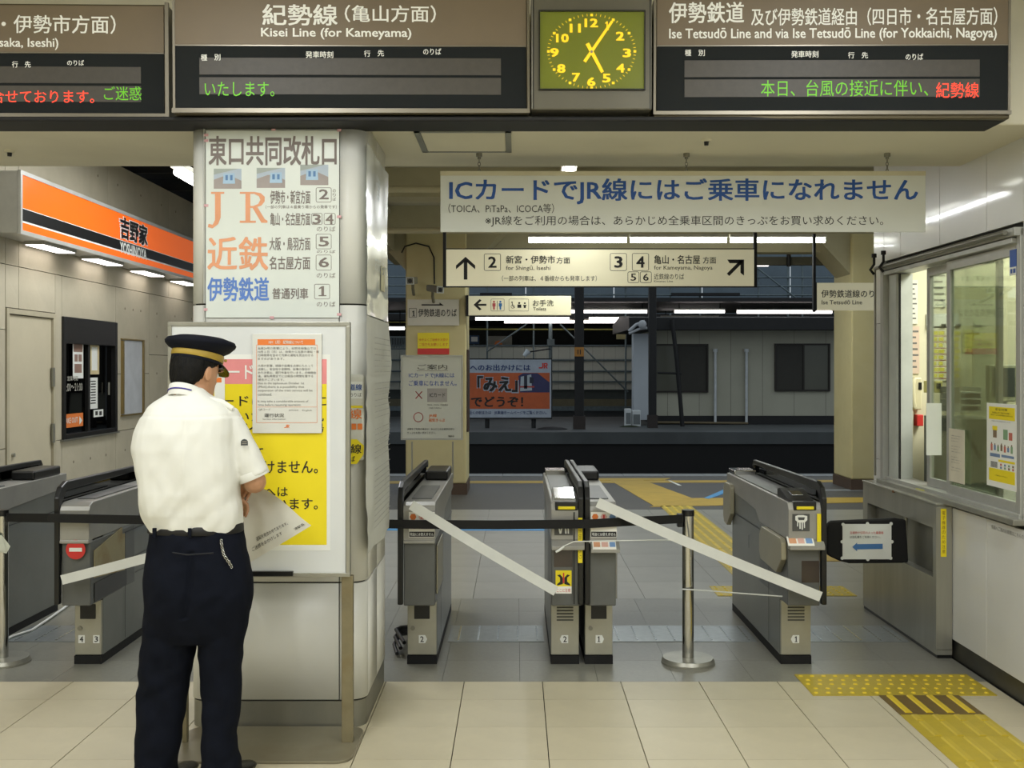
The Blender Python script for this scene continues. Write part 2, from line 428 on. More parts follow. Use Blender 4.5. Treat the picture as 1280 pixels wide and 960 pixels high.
# metal plates in the lanes
for (a, c, lab) in ((-3.0, -2.43, 'stainless threshold plate in the lane on the far left, beside the white cable'), (-0.40, 0.165, 'stainless threshold plate in the lane between gate 2 and the twin gates'),
                    (0.545, 1.41, 'stainless threshold plate in the wide lane behind the belt post'), (1.62, 2.30, 'stainless threshold plate between the wide gate and the counter')):
    b = MB().box(a, c, 6.31, 6.70, 0, 0.004, 0)
    n = int((c - a) / 0.105)
    for i in range(n):
        x = a + 0.06 + (c - a - 0.1) * i / max(1, n - 1)
        for j in range(9): b.box(x - .005, x + .005, 6.33 + .04 * j, 6.355 + .04 * j, 0.004, 0.007, 1)
    obj('threshold_plate', b, [mat('plate_steel', '#9aa0a2', 0.3, 0.6, 0.08, 20), m_chrome], None, lab, 'floor plate')

# ---- header beam over the gates
m_hdr = mat('header_paint', '#dcd7c0', 0.55, 0, 0.02, 1.2, dirt=('#a29b80', 0.9, 0.3))
hb = struct('wall_header')
obj('header_beam', MB().box(-6, WX + 0.02, HF + 0.04, HB, HZ, 4.2), m_hdr, hb, bevel=0.01)
t = struct('ceiling'); 
obj('hall_ceiling', MB().box(-6, WX + .3, -5, HF + .1, 3.5, 3.6), m_beige, t)
# hatch in the header underside
t = thing('access_hatch', 'rectangular access hatch with grey frame in the header underside', 'hatch', (-0.28, 5.2, HZ))
hy0, hy1 = 1.1 * FPX / (CY - 163.5), 1.1 * FPX / (CY - 189.5)
hx0, hx1 = X(517, hy0), X(639, hy0)
f = MB(); w = 0.028
f.box(hx0, hx1, hy0, hy0 + .02, HZ - .006, HZ).box(hx0, hx1, hy1 - .02, hy1, HZ - .006, HZ).box(hx0, hx0 + w, hy0, hy1, HZ - .006, HZ).box(hx1 - w, hx1, hy0, hy1, HZ - .006, HZ)
obj('frame', f, mat('hatch_frame', '#8f918a', 0.5, 0.4), t)
obj('lid', MB().box(hx0 + w + .004, hx1 - w - .004, hy0 + .024, hy1 - .024, HZ - .004, HZ), m_hdr, t)
for (px, py, lab) in ((883, 174, 'small round smoke detector under the header right of centre'), (12, 188, 'small round fitting under the header at far left')):
    y = 1.1 * FPX / (CY - py); p = Vector((X(px, y), y, HZ))
    t = thing('smoke_detector', lab, 'detector', p)
    obj('base', MB().cyl(p, p - EZ * .012, .026, 20, .022), m_beige, t)
    obj('sensor', MB().cyl(p - EZ * .012, p - EZ * .03, .012, 12, .01), m_black, t)

# ---- pillar
PX0, PX1, PY0, PY1 = -1.457, -0.670, 4.80, 5.585
pil = struct('wall_pillar')
R = 0.075
def outline(x0, x1, y0, y1, r, n=6):
    o = []
    for cx, cy, a0 in ((x1 - r, y0 + r, -90), (x1 - r, y1 - r, 0), (x0 + r, y1 - r, 90), (x0 + r, y0 + r, 180)):
        for i in range(n + 1):
            a = math.radians(a0 + 90 * i / n); o.append((cx + r * math.cos(a), cy + r * math.sin(a)))
    return o
def ring_strip(pts, z0, z1, th=0.012):
    """open strip of cladding following outline points (counter-clockwise), thickness inward"""
    b = MB(); n = len(pts); ins = []
    for i, p in enumerate(pts):
        a, c = pts[max(i - 1, 0)], pts[min(i + 1, n - 1)]
        d = Vector((c[0] - a[0], c[1] - a[1])).normalized(); ins.append((p[0] - d.y * th, p[1] + d.x * th))
    vs = [(x, y, z) for z in (z0, z1) for (x, y) in pts] + [(x, y, z) for z in (z0, z1) for (x, y) in ins]
    fs = []
    for i in range(n - 1):
        fs += [(i, i + 1, n + i + 1, n + i), (2 * n + i + 1, 2 * n + i, 3 * n + i, 3 * n + i + 1), (n + i, n + i + 1, 3 * n + i + 1, 3 * n + i), (i + 1, i, 2 * n + i, 2 * n + i + 1)]
    fs += [(0, n, 3 * n, 2 * n), (n - 1, 3 * n - 1, 4 * n - 1, 2 * n - 1)]
    b.add(vs, fs, 0); b.sm = [True if i % 4 == 0 else False for i in range(len(b.f))]
    return b
obj('core', MB().loft([[(x, y, z) for (x, y) in outline(PX0 + .012, PX1 - .012, PY0 + .012, PY1 - .012, R - .01)] for z in (0.0, 2.71)], smooth=False), m_seam, pil)
obj('steel_base', MB().loft([[(x, y, z) for (x, y) in outline(PX0 + .004, PX1 - .004, PY0 + .004, PY1 - .004, R)] for z in (0.0, 0.118)], smooth=True), m_steel2, pil)
g = 0.0025
seamL, seamR = X(256, PY0), X(424, PY0)
o_ = outline(PX0, PX1, PY0, PY1, R)
FR = o_[0:7]; BR = o_[7:14]; BL = o_[14:21]; FLc = o_[21:28]
for z0, z1 in ((0.125, 0.645), (0.65, 1.885), (1.89, 2.70)):
    z0 += .0015; z1 -= .0015
    obj('panel', ring_strip([(seamL + g, PY0), (seamR - g, PY0)], z0, z1), m_pillar, pil)
    obj('corner_panel', ring_strip([(seamR + g, PY0)] + FR + [(PX1, PY0 + R + .004)], z0, z1), m_pillar, pil)
    ym = (PY0 + R + PY1 - R) / 2
    obj('panel', ring_strip([(PX1, PY0 + R + .008), (PX1, ym - g)], z0, z1), m_pillar, pil)
    obj('panel', ring_strip([(PX1, ym + g)] + BR + [(PX1 - .25, PY1)], z0, z1), m_pillar, pil)
    obj('panel', ring_strip([(PX1 - .256, PY1)] + BL[:1], z0, z1), m_pillar, pil)
    obj('corner_panel', ring_strip(BL + [(PX0, ym + g)], z0, z1), m_pillar, pil)
    obj('corner_panel', ring_strip([(PX0, ym - g)] + FLc + [(seamL - g, PY0)], z0, z1), m_pillar, pil)

# ---- right wall: white enamel panels, office window, ledge
wr = struct('wall_right')
obj('wall_core', MB().box(WX + .02, WX + .14, -5, 5.06, 0, 3.5).box(WX + .02, WX + .14, 5.06, 7.0, 0, .86).box(WX + .02, WX + .14, 5.06, 7.0, 2.27, 3.5).box(WX + .02, WX + .05, 7.0, 7.24, 0, 3.5)
    .box(WX + .05, 5.6, 7.16, 7.24, 0, 3.5), m_seam, wr)
def wpanel(y0, y1, z0, z1): obj('panel', MB().box(WX, WX + .018, y0 + .002, y1 - .002, z0 + .002, z1 - .002), m_white, wr, bevel=.0015)
cols = [7.06, 6.75, 6.13, 5.52, 4.91, 4.30, 3.69, 3.08]
for a, c in zip(cols[1:], cols):
    wpanel(max(a, 5.12), c, 2.30, 3.5) if c > 5.2 else None
    wpanel(a, c, 0.105, 0.835)
wpanel(7.06, 7.25, 1.9, 3.5); wpanel(7.06, 7.25, 1.0, 1.9); wpanel(7.06, 7.25, .105, 1.0)
wpanel(4.91, 5.12, 1.9, 2.6); wpanel(4.91, 5.12, 2.6, 3.5); wpanel(4.91, 5.12, .86, 1.9)
for a, c in zip(cols[5:], cols[4:]):
    wpanel(a, c, .84, 1.9); wpanel(a, c, 1.9, 3.5)
wpanel(-5, 3.08, .105, 3.5)
obj('end_panel', MB().box(WX, 5.6, 7.24, 7.258, .0, 3.5), m_white, wr)
obj('baseboard_right', MB().box(WX + .014, WX + .022, -5, 7.25, 0, .1), mat('dark_steel_base', '#55544c', 0.4, 0.6, 0.1, 6), None, kind='structure')
# window
m_alu = mat('aluminium_frame', '#adaea8', 0.4, 0.25, 0.04, 8)
win = struct('window_1', (WX, 6.1, 0.88))
def wy(px): return WX * FPX / (px - CX)
yl, yr = wy(1107), wy(1278.5)
f = MB()
f.box(WX - .012, WX + .10, yr, yr + .038, .885, 2.27)
f.box(WX - .035, WX + .10, yl - .05, yl, .885, 2.27)
f.box(WX - .04, WX + .10, yr, yl, 2.235, 2.275)
f.box(WX - .03, WX + .10, yr + .05, yl - .05, 2.205, 2.23)
f.box(WX - .02, WX + .12, yr, yl, .86, .905)
obj('window_frame', f, m_alu, win, bevel=.002)
obj('ledge', MB().box(WX - .055, WX + .05, yr - .02, yl + .02, .855, .885), m_steel, win, bevel=.004)
obj('jamb_lining', MB().box(WX - .004, WX + .1, wy(1121), wy(1112), .905, 2.2), mat('pale_grey_lining', '#b8bdb4', 0.5), win)
obj('brush_strip', MB().box(WX + .01, WX + .016, wy(1123), wy(1121.2), .905, 2.2), m_black, win)
gl = glass('window_glass', '#eef3ea', 0.03)
def leaf(p0, p1, xo, s0, s1, nm='window_leaf'):
    a, c = wy(p1), wy(p0)
    f = MB().box(WX + xo, WX + xo + .025, a, a + s1, .905, 2.2).box(WX + xo, WX + xo + .025, c - s0, c, .905, 2.2)
    f.box(WX + xo, WX + xo + .025, a + s1, c - s0, 2.15, 2.2).box(WX + xo, WX + xo + .025, a + s1, c - s0, .905, .955)
    l = obj(nm, f, m_alu, win, bevel=.0015)
    obj('pane', MB().box(WX + xo + .010, WX + xo + .014, a + s1, c - s0, .955, 2.15), gl, l)
leaf(1149, 1237, .045, .045, .035)
leaf(1182, 1272, .005, .045, .03)
t = thing('curtain_rail', 'dark pipe rail with two clamp hooks at the top left of the office window', 'rail', (WX - .06, 6.9, 2.25))
ry0, ry1 = wy(1106), wy(1272)
obj('pipe', MB().cyl((WX - .06, ry0, 2.255), (WX - .06, ry1, 2.255), .012, 10), m_steel2, t)
for py_ in (wy(1104), wy(1116)):
    obj('clamp', MB().tube([(WX - .06, py_, 2.22), (WX - .085, py_, 2.25), (WX - .06, py_, 2.285), (WX - .06, py_, 2.33)], .009, 8).cyl((WX - .06, py_, 2.33), (WX - .06, py_, 2.355), .016, 10), m_iron, t)
obj('drop_pipe', MB().cyl((WX - .05, wy(1103.5), 2.25), (WX - .05, wy(1103.5), .9), .007, 8), m_steel2, t)

# ---- left wall: concrete panels with a door and a take-out window
m_conc = mat('fair_faced_concrete', '#b5ad97', 0.75, 0, 0.05, 2.5, bump=0.12, bscale=30, dirt=('#8f8772', 1.6, 0.35))
m_conc2 = mat('tie_hole', '#7a7260', 0.9)
wl = struct('wall_left')
obj('wall_core', MB().box(LX - .3, LX - .03, 5.86, 9.25, 0, 3.6).box(LX - .3, LX - .03, 10.5, 15.5, 0, 3.6).box(LX - .3, LX - .03, 9.25, 10.5, 2.06, 3.6).box(LX - .3, LX - .03, 9.25, 10.5, 0, .98)
    .box(LX - .3, LX - .25, 9.25, 10.5, .98, 2.06).box(-6, LX - .3, 5.86, 5.96, 0, 4.2), m_seam, wl)
def cpanel(y0, y1, z0, z1):
    if y1 - y0 < .02 or z1 - z0 < .02: return
    b = MB().box(LX - .03, LX, y0 + .003, y1 - .003, z0 + .003, z1 - .003, 0)
    if y1 - y0 > .5 and z1 - z0 > .5:
        for yy in (y0 + .25, (y0 + y1) / 2, y1 - .25):
            for zz in (z0 + .2, z1 - .2): b.cyl((LX - .001, yy, zz), (LX + .0008, yy, zz), .013, 10, mi=1)
    obj('concrete_panel', b, [m_conc, m_conc2], wl)
for (y0, y1) in ((5.86, 6.6), (6.6, 8.23)):
    for (z0, z1) in ((0, .99), (.99, 1.9), (1.9, 2.4), (2.4, 3.6)): cpanel(y0, y1, z0, z1)
cpanel(8.23, 8.45, 2.07, 2.4); cpanel(8.23, 8.45, 2.4, 3.6); cpanel(8.45, 9.12, 2.07, 2.4); cpanel(8.45, 10.3, 2.4, 3.6)
cpanel(9.12, 9.25, 0, .99); cpanel(9.12, 9.25, .99, 2.4); cpanel(9.25, 10.5, 2.05, 2.4); cpanel(9.25, 10.5, 0, .98)
cpanel(10.3, 12.1, 2.4, 3.6); cpanel(12.1, 13.9, 2.4, 3.6); cpanel(13.9, 15.5, 2.4, 3.6)
cpanel(10.5, 11.45, 1.55, 2.4); cpanel(10.5, 11.45, .99, 1.55); cpanel(10.5, 11.45, 0, .99)
for (y0, y1) in ((11.45, 13.2), (13.2, 15.5)):
    for (z0, z1) in ((0, .99), (.99, 1.75), (1.75, 2.4)): cpanel(y0, y1, z0, z1)
# steel door
dr = struct('door_1', (LX, 8.7, 0))
m_door = mat('door_paint', '#c0b79e', 0.45, 0, 0.03, 3)
obj('door_leaf', MB().box(LX - .03, LX - .008, 8.28, 9.06, .01, 2.02), m_door, dr, bevel=.003)
obj('door_frame', MB().box(LX - .03, LX + .012, 8.235, 8.275, 0, 2.065).box(LX - .03, LX + .012, 9.065, 9.11, 0, 2.065).box(LX - .03, LX + .012, 8.275, 9.065, 2.025, 2.065), mat('door_frame_paint', '#aea68e', 0.5), dr, bevel=.002)
for z in (1.45, .98): obj('hinge', MB().cyl((LX + .012, 9.05, z), (LX + .012, 9.05, z + .16), .016, 10), m_steel2, dr)
obj('lock', MB().cyl((LX - .01, 8.36, .83), (LX + .03, 8.36, .83), .02, 14).cyl((LX - .01, 8.36, .93), (LX + .012, 8.36, .93), .016, 12), m_steel, dr)
obj('door_knob', MB().cyl((LX + .0, 8.36, .80), (LX + .05, 8.36, .80), .012, 10).sphere((LX + .06, 8.36, .80), .027), m_steel, dr)
# take-out window
tw = struct('window_2', (LX, 9.9, 1.0))
obj('window_frame', MB().box(LX - .1, LX + .02, 9.25, 9.30, .99, 2.05).box(LX - .1, LX + .02, 10.45, 10.5, .99, 2.05).box(LX - .1, LX + .02, 9.30, 10.45, .99, 1.03)
    .box(LX - .1, LX + .02, 9.30, 10.45, 1.82, 2.05).box(LX - .06, LX - .01, 9.85, 9.90, 1.03, 1.82), m_black, tw, bevel=.003)
obj('sill', MB().box(LX, LX + .03, 9.22, 10.53, .975, .99), m_steel2, tw)
obj('pane', MB().box(LX - .045, LX - .04, 9.30, 9.85, 1.03, 1.82), glass('dark_glass', '#3c3c38', 0.06), tw)
obj('pane', MB().box(LX - .03, LX - .025, 9.90, 10.45, 1.03, 1.82), _M['dark_glass'], tw)
obj('shop_interior', MB().box(LX - .25, LX - .24, 9.25, 10.5, .98, 2.06), mat('dark_interior', '#24211c', 0.7, 0, 0.3, 4), tw)
obj('handle', MB().box(LX + .0, LX + .012, 10.3, 10.315, 1.35, 1.47), m_steel, tw)
pw = Plane((LX - .02, 0, 0), n=(1, 0, 0))
def sheet(name, pl, x0, y0, x1, y1, m, label, cat, group=None, n0=0.0, n1=.001):
    c, w, h = pl.rect(x0, y0, x1, y1)
    o = thing(name, label, cat, c - pl.v * (h / 2), group)
    obj('sheet', MB().prect(pl, x0, y0, x1, y1, n0, n1), m, o)
    return o
m_old = mat('old_paper', '#c9b98e', 0.7, 0, 0.08, 6)
s_ = sheet('paper_notice', pw, 91, 427, 104, 473, m_paper, 'white photo menu sheet at upper left of the dark shop window', 'notice')
obj('print', MB().prect(pw, 92, 430, 103, 440, .001, .0015).prect(pw, 93, 443, 97, 452, .001, .0015).prect(pw, 98, 443, 102, 452, .001, .0015).prect(pw, 93, 455, 102, 466, .001, .0015), mat('menu_print', '#8b6d5f', .6), s_)
s_ = sheet('paper_notice', pw, 112, 429, 124, 468, m_old, 'cream notice with ornate border at upper right of the dark shop window', 'notice')
obj('print', MB().prect(pw, 114.5, 434, 121.5, 463, .001, .0015), m_paper, s_)
s_ = sheet('paper_notice', pw, 110, 472, 122, 511, m_paper, 'narrow white notice in the middle of the dark shop window', 'notice')
b = MB(); [b.prect(pw, 113 + .6 * (i % 2), 476 + 3.4 * i, 119.5, 477.4 + 3.4 * i, .001, .0015) for i in range(9)]; obj('lettering', b, m_ink, s_)
s_ = sheet('paper_notice', pw, 117, 512, 129, 521, m_paper, 'tiny white card with two dark squares under the narrow notice', 'notice')
obj('print', MB().prect(pw, 119, 514, 122, 519, .001, .0015).prect(pw, 124, 514, 127, 519, .001, .0015), m_ink, s_)
s_ = sheet('takeout_sign', pw, 78, 517, 104, 534, m_orange, 'orange take out sign at the lower left of the dark shop window', 'sign')
obj('lettering', MB().text(pw, 'TAKE OUT', 79.5, 522, 97, 529, .01, .002).ppoly(pw, [(99, 520), (102.5, 525.5), (99, 531)], .002), m_paper, s_)
b = MB().text(pw, '11:00～21:00', 79, 479, 103, 489, .01, .002).text(pw, '営業時間', 84, 470, 97, 476, .01, .002)
obj('lettering', b, mat('window_letters', '#a8a69a', .6), tw)
pn = Plane((LX, 0, 0), n=(1, 0, 0))
t = thing('notice_board', 'blank pale grey notice board in a thin gold frame on the concrete wall', 'notice board', (LX, 10.9, 1.12))
obj('board', MB().prect(pn, 152, 426, 176.5, 517, .0, .012), mat('board_grey', '#b9bcc0', .5), t)
obj('frame', MB().pframe(pn, 151, 424, 178, 519, 1.6, .0, .025), mat('gold_frame', '#8d7a4c', .4, .5), t)

# ---- ceilings beyond the header
cl = struct('ceiling')
obj('slab', MB().box(-1.7, 6.5, HB, 15.6, 3.45, 3.6), mat('passage_ceiling', '#b9b49c', .6, 0, .08, 1.5), cl)
m_beam = mat('ceiling_beam_paint', '#a9a283', .6, 0, .08, 1.5, dirt=('#7d7354', 1.5, .4))
for y in (7.6, 9.9, 12.2, 14.6):
    obj('beam', MB().box(-1.7, 6.5, y, y + .28, 3.18, 3.45), m_beam, cl)
obj('edge_beam', MB().box(-1.75, -1.55, HB, 15.6, 3.1, 3.6), m_beam, cl)
cl2 = struct('ceiling')
obj('dark_slab', MB().box(-6, -1.75, HB, 15.6, 3.75, 3.85), mat('dark_ceiling', '#181715', .8, 0, .2, 2), cl2)
for i in range(8):
    obj('joist', MB().box(-5.9, -1.76, 6.7 + i * 1.1, 6.76 + i * 1.1, 3.62, 3.75), m_iron, cl2)
obj('duct_pipe', MB().cyl((-1.4, 9.0, 3.1), (6, 9.0, 3.1), .03, 10).cyl((-1.4, 11.3, 3.05), (6, 11.3, 3.05), .035, 10).cyl((-1.45, 6, 3.38), (-1.45, 15, 3.38), .04, 10), m_beam, cl)
# panel lights / fittings of the passage
def tube_light(name, p0, p1, label, m=m_tube, group=None, r=.016, tray=.05):
    p0, p1 = Vector(p0), Vector(p1); d = (p1 - p0); L = d.length; d.normalize()
    s = d.cross(EZ).normalized()
    t = thing(name, label, 'light', (p0 + p1) / 2 + EZ * (tray + .03), group)
    obj('housing', MB().obox((p0 + p1) / 2, d, s, EZ, L / 2, tray, r + .006, r + .045), mat('lamp_housing', '#b8b6a8', .5), t)
    obj('tube', MB().cyl(p0 + d * .01, p1 - d * .01, r, 10), m, t)
tube_light('ceiling_light', (.53, 9.1, 3.2), (.53, 11.3, 3.2), 'long lit ceiling tube hidden behind the white banner, over the wide lane')
tube_light('ceiling_light', (X(713, 6.9), 6.9, 2.885), (X(714, 6.95) + .001, 7.6, 2.885), 'bright end of a lamp just under the header, above the banner', r=.03)
tube_light('ceiling_light', (X(221, 8.2), 8.2, Z(215, 8.2)), (X(221, 8.2), 9.1, Z(215, 8.2)), 'small bright lamp at the top of the gap left of the pillar', r=.03)
pz = Z(300.5, 13.3)
for i, (a, c) in enumerate(((660, 784), (787, 909), (912, 1032))):
    tube_light('platform_light', (X(a, 13.3), 13.3, pz), (X(c, 13.3), 13.3, pz), ['left', 'middle', 'right'][i] + ' tube of the bright row over the large direction sign', r=.03)
# ---- platform columns
def column(px0, px1, y, label):
    x0, x1 = X(px0, y), X(px1, y)
    c = struct('wall_column', ((x0 + x1) / 2, y, 0))
    obj('shaft', MB().box(x0, x1, y, y + .8, .14, 3.45), m_cream_y, c, bevel=.02)
    obj('foot', MB().box(x0 - .01, x1 + .01, y - .01, y + .81, 0, .14), mat('brown_foot', '#4b3a2c', .6), c)
    w = .55
    obj('haunch', MB().prism([(x0 - w, 3.45), (x0, 2.85), (x1, 2.85), (x1 + w, 3.45)], (0, y, 0), EX, EZ, EY, .05, .7), m_beam, c)
m_cream_y = mat('yellowed_paint', '#c4b98a', .6, 0, .05, 2, dirt=('#9a8c5a', 2, .4))
column(507, 583, 13.7, '')
column(1064.5, 1160, 14.2, '')
# baseboard style lip for the hall left side (unseen) and far walls so light bounces
obj('wall_back', MB().box(-6.1, WX + .3, -5.1, -5, 0, 3.6), m_beige, None, kind='structure')
obj('wall_hall_left', MB().box(-6.1, -6, -5, 5.9, 0, 3.6), m_beige, None, kind='structure')
# ================================================================== SIGNS
m_brown = mat('board_brown', '#7a6c58', 0.5, 0.1, 0.03, 3)
m_bslate = mat('board_black', '#0a1113', 0.85, 0, 0.05, 6)
m_matrix = mat('led_matrix', '#4b4741', 0.5, 0, 0.05, 40)
m_trim = mat('board_trim', '#8b8578', 0.35, 0.7, 0.03, 4)
m_brz = mat('board_bronze', '#5c5440', 0.4, .5, .03, 4)
m_lg = mat('led_green', '#5fae1c', .5, 0, 0, 1, emit=.45)
m_lr = mat('led_red', '#f0402a', .5, 0, 0, 1, emit=.9)
m_lum = mat('board_white_letters', '#ecece4', .5, 0, 0, 1, emit=.1)
YB = 4.62
def board(name, label, pl, x0, x1, ytop, yb0, yb1, band, depth=.16):
    """departure board: outer box, brown header panel, black display band"""
    c, w, h = pl.rect(x0, ytop, x1, (yb0 + yb1) / 2)
    t = thing(name, label, 'departure board', c - pl.v * h / 2 + pl.n * -.06)
    obj('housing', MB().prect(pl, x0, ytop, x1, (yb0 + yb1) / 2, -depth, -.012), m_brz, t, bevel=.006)
    return t
# left board (partly outside the frame)
pL = Plane(W(100, 75, YB + .06), yaw=2.6, roll=.45)
t = board('departure_board', 'departure board at far left with red and green scrolling text', pL, -190, 211, 3, 147, 147, 0)
pLx = Plane(W(100, 75, YB + .06), yaw=2.6, roll=.45)
obj('header_panel', MB().prect(pL, -186, 6, 206, 65, -.012, 0), m_brown, t, bevel=.002)
obj('display_band', MB().prect(pL, -186, 66.5, 206, 141, -.012, -.002), m_bslate, t)
obj('trim', MB().prect(pL, -186, 65, 206, 66.5, -.012, .002).prect(pL, -190, 141.5, 211, 146, -.012, .003).prect(pL, 206.5, 3, 211, 146, -.012, .004), m_trim, t)
obj('led_panel', MB().prect(pL, -150, 83, 177, 103.5, -.002, 0), m_matrix, t)
obj('led_panel', MB().prect(pL, -150, 107, 177, 127, -.002, 0), m_matrix, t)
obj('lettering', MB().text(pL, '松阪・伊勢市方面）', -55, 18.5, 145, 42, .012, .001).text(pL, 'Kisei Line (for Matsusaka, Iseshi)', -134, 47, 73.5, 62, .02, .001)
    .text(pL, '行', 15, 76.5, 22.5, 84.5, .015, 0).text(pL, '先', 31, 76.5, 38.5, 84.5, .015, 0).text(pL, 'のりば', 84, 75, 105, 82, .015, 0), m_lum, t)
obj('led_text_red', MB().text(pL, '合せております。', -11, 112.5, 118, 129, .0, .001), m_lr, t)
obj('led_text_green', MB().text(pL, 'ご迷惑', 130, 108, 177, 125.5, -.004, .001), m_lg, t)
# middle board
pM = Plane(W(438, 68, YB), yaw=1.8, roll=.35)
t = board('departure_board', 'departure board in the middle with a short green text, above the poster pillar', pM, 216, 662, -6, 142, 142, 0)
obj('header_panel', MB().prect(pM, 219, -4, 659, 56.5, -.012, 0), m_brown, t, bevel=.002)
obj('display_band', MB().prect(pM, 219, 58, 659, 135, -.012, -.002), m_bslate, t)
obj('trim', MB().prect(pM, 219, 56.5, 659, 58, -.012, .002).prect(pM, 216, 135.5, 662, 141, -.012, .003).prect(pM, 216, -6, 219, 141, -.012, .004).prect(pM, 659, -6, 662, 141, -.012, .004), m_trim, t)
obj('led_panel', MB().prect(pM, 250, 72.5, 627, 93.5, -.002, 0), m_matrix, t)
obj('led_panel', MB().prect(pM, 250, 97, 627, 118, -.002, 0), m_matrix, t)
obj('lettering', MB().text(pM, '紀勢線', 328, 5.5, 422, 32, .022, .001).text(pM, '（亀山方面）', 431, 6.5, 545, 28, .014, .001).text(pM, 'Kisei Line (for Kameyama)', 326.5, 35, 514.5, 49.5, .022, .001)
    .text(pM, '種', 251, 68, 259, 76, .015, 0).text(pM, '別', 268, 67.5, 275.5, 75.5, .015, 0).text(pM, '発車時刻', 382, 64, 416.5, 72.5, .015, 0).text(pM, '行', 455, 63, 463, 71, .015, 0).text(pM, '先', 472, 62.5, 480, 70.5, .015, 0).text(pM, 'のりば', 529, 60.5, 551.5, 68.5, .015, 0), m_lum, t)
obj('led_text_green', MB().text(pM, 'いたします。', 256, 102.5, 343, 120.5, -.004, .001), m_lg, t)
# right board
pR = Plane(W(1040, 70, YB), yaw=-1.6, roll=-.3)
t = board('departure_board', 'departure board at right with green then red text and a long bilingual heading', pR, 817, 1263, -8, 148, 148, 0)
obj('header_panel', MB().prect(pR, 820, -6, 1260, 56, -.012, 0), m_brown, t, bevel=.002)
obj('display_band', MB().prect(pR, 820, 57.5, 1260, 138, -.012, -.002), m_bslate, t)
obj('trim', MB().prect(pR, 820, 56, 1260, 57.5, -.012, .002).prect(pR, 817, 138.5, 1263, 143, -.012, .003).prect(pR, 817, -8, 820, 143, -.012, .004).prect(pR, 1260, -8, 1263, 143, -.012, .004), m_trim, t)
obj('led_panel', MB().prect(pR, 855, 75, 1224, 96, -.002, 0), m_matrix, t)
obj('led_panel', MB().prect(pR, 855, 99, 1224, 121, -.002, 0), m_matrix, t)
obj('lettering', MB().text(pR, '伊勢鉄道', 836, 2.5, 930, 29, .022, .001).text(pR, '及び伊勢鉄道経由（四日市・名古屋方面）', 938.5, 9.5, 1246, 32, .014, .001).text(pR, 'Ise Tetsudō Line and via Ise Tetsudō Line (for Yokkaichi, Nagoya)', 835.5, 34.5, 1245, 51.5, .022, .001)
    .text(pR, '種', 856, 62, 864, 70, .015, 0).text(pR, '別', 873, 62, 881, 70, .015, 0).text(pR, '発車時刻', 989, 63.5, 1023, 72, .015, 0).text(pR, '行', 1060, 65, 1068, 73, .015, 0).text(pR, '先', 1077, 65, 1085, 73, .015, 0).text(pR, 'のりば', 1132, 67, 1154, 75, .015, 0), m_lum, t)
obj('led_text_green', MB().text(pR, '本日、台風の接近に伴い、', 951, 100, 1160, 120.5, -.004, .001), m_lg, t)
obj('led_text_red', MB().text(pR, '紀勢線', 1170, 103, 1223.5, 122.5, .008, .001), m_lr, t)
# dark tray the boards stand on
obj('sign_tray', MB().box(-3.4, X(1250, 4.7), 4.64, 4.85, Z(149, 4.66) - .012, Z(149, 4.66) + .008), m_iron, None, 'long dark support tray running under the departure boards and clock', 'tray', bevel=.006)

# station clock
pC = Plane(W(740, 68, YB - .01))
t = thing('station_clock', 'square station clock with olive face and yellow numerals between the departure boards', 'clock', W(740, 137, YB))
m_clk = mat('clock_housing', '#6a675b', .4, .35, .04, 4)
obj('housing', MB().prect(pC, 664, -8, 815, 137, -.16, 0), m_clk, t, bevel=.006)
obj('seam', MB().prect(pC, 666.2, -8, 667.4, 136, 0, .001).prect(pC, 812, -8, 813.2, 136, 0, .001), m_black, t)
obj('face', MB().prect(pC, 675, 15, 805, 112, 0, .002), mat('clock_face', '#77801e', .3, 0, .02, 2, emit=.12), t)
obj('bezel', MB().pframe(pC, 673.5, 13.5, 806.5, 113, 1.5, 0, .012), m_black, t)
mk = mat('clock_yellow', '#f5cf20', .5, 0, 0, 1, emit=.55)
mh = MB(); ccx, ccy = 739.5, 64.5; RX, RY = 54, 45.5
for k in range(60):
    a = 2 * math.pi * k / 60; x, y = ccx + RX * math.sin(a), ccy - RY * math.cos(a)
    if k % 5 == 0: mh.prect(pC, x - 1.7, y - 1.5, x + 1.7, y + 1.5, .002, .004)
    else:
        dx, dy = math.sin(a), -math.cos(a)
        mh.ppoly(pC, [(x - dx * 1.5 - dy * .35, y - dy * 1.5 + dx * .35), (x - dx * 1.5 + dy * .35, y - dy * 1.5 - dx * .35), (x + dx * 1.5 + dy * .35, y + dy * 1.5 - dx * .35), (x + dx * 1.5 - dy * .35, y + dy * 1.5 + dx * .35)], .004)
obj('minute_marks', mh, mk, t)
nb = MB()
for s_, x, y, w_ in (('12', 739, 29, 17), ('1', 758.5, 32.5, 6), ('2', 775, 45.5, 10.5), ('3', 783.5, 66.5, 10.5), ('4', 775.5, 85.5, 10.5), ('5', 758, 98, 10.5), ('6', 739, 102.5, 10.5), ('7', 720, 97, 10), ('8', 701.5, 86, 10.5), ('9', 693, 66, 11), ('10', 703, 48, 16), ('11', 719, 35.5, 14)):
    nb.text(pC, s_, x - w_ / 2, y - 5.5, x + w_ / 2, y + 5.5, .045, .004)
obj('numerals', nb, mk, t)
def hand(x0, y0, x1, y1, w0, n1):
    dx, dy = x1 - x0, y1 - y0; L = math.hypot(dx, dy); dx /= L; dy /= L
    return MB().prism([(p.x, p.z) for p in [pC.hit(x0 - dy * w0, y0 + dx * w0), pC.hit(x0 + dy * w0, y0 - dx * w0), pC.hit(x1 + dy * w0 * .8, y1 - dx * w0 * .8), pC.hit(x1 - dy * w0 * .8, y1 + dx * w0 * .8)]], (0, 0, 0), EX, EZ, EY, YB - .01 - n1, YB - .01 - n1 + .002)
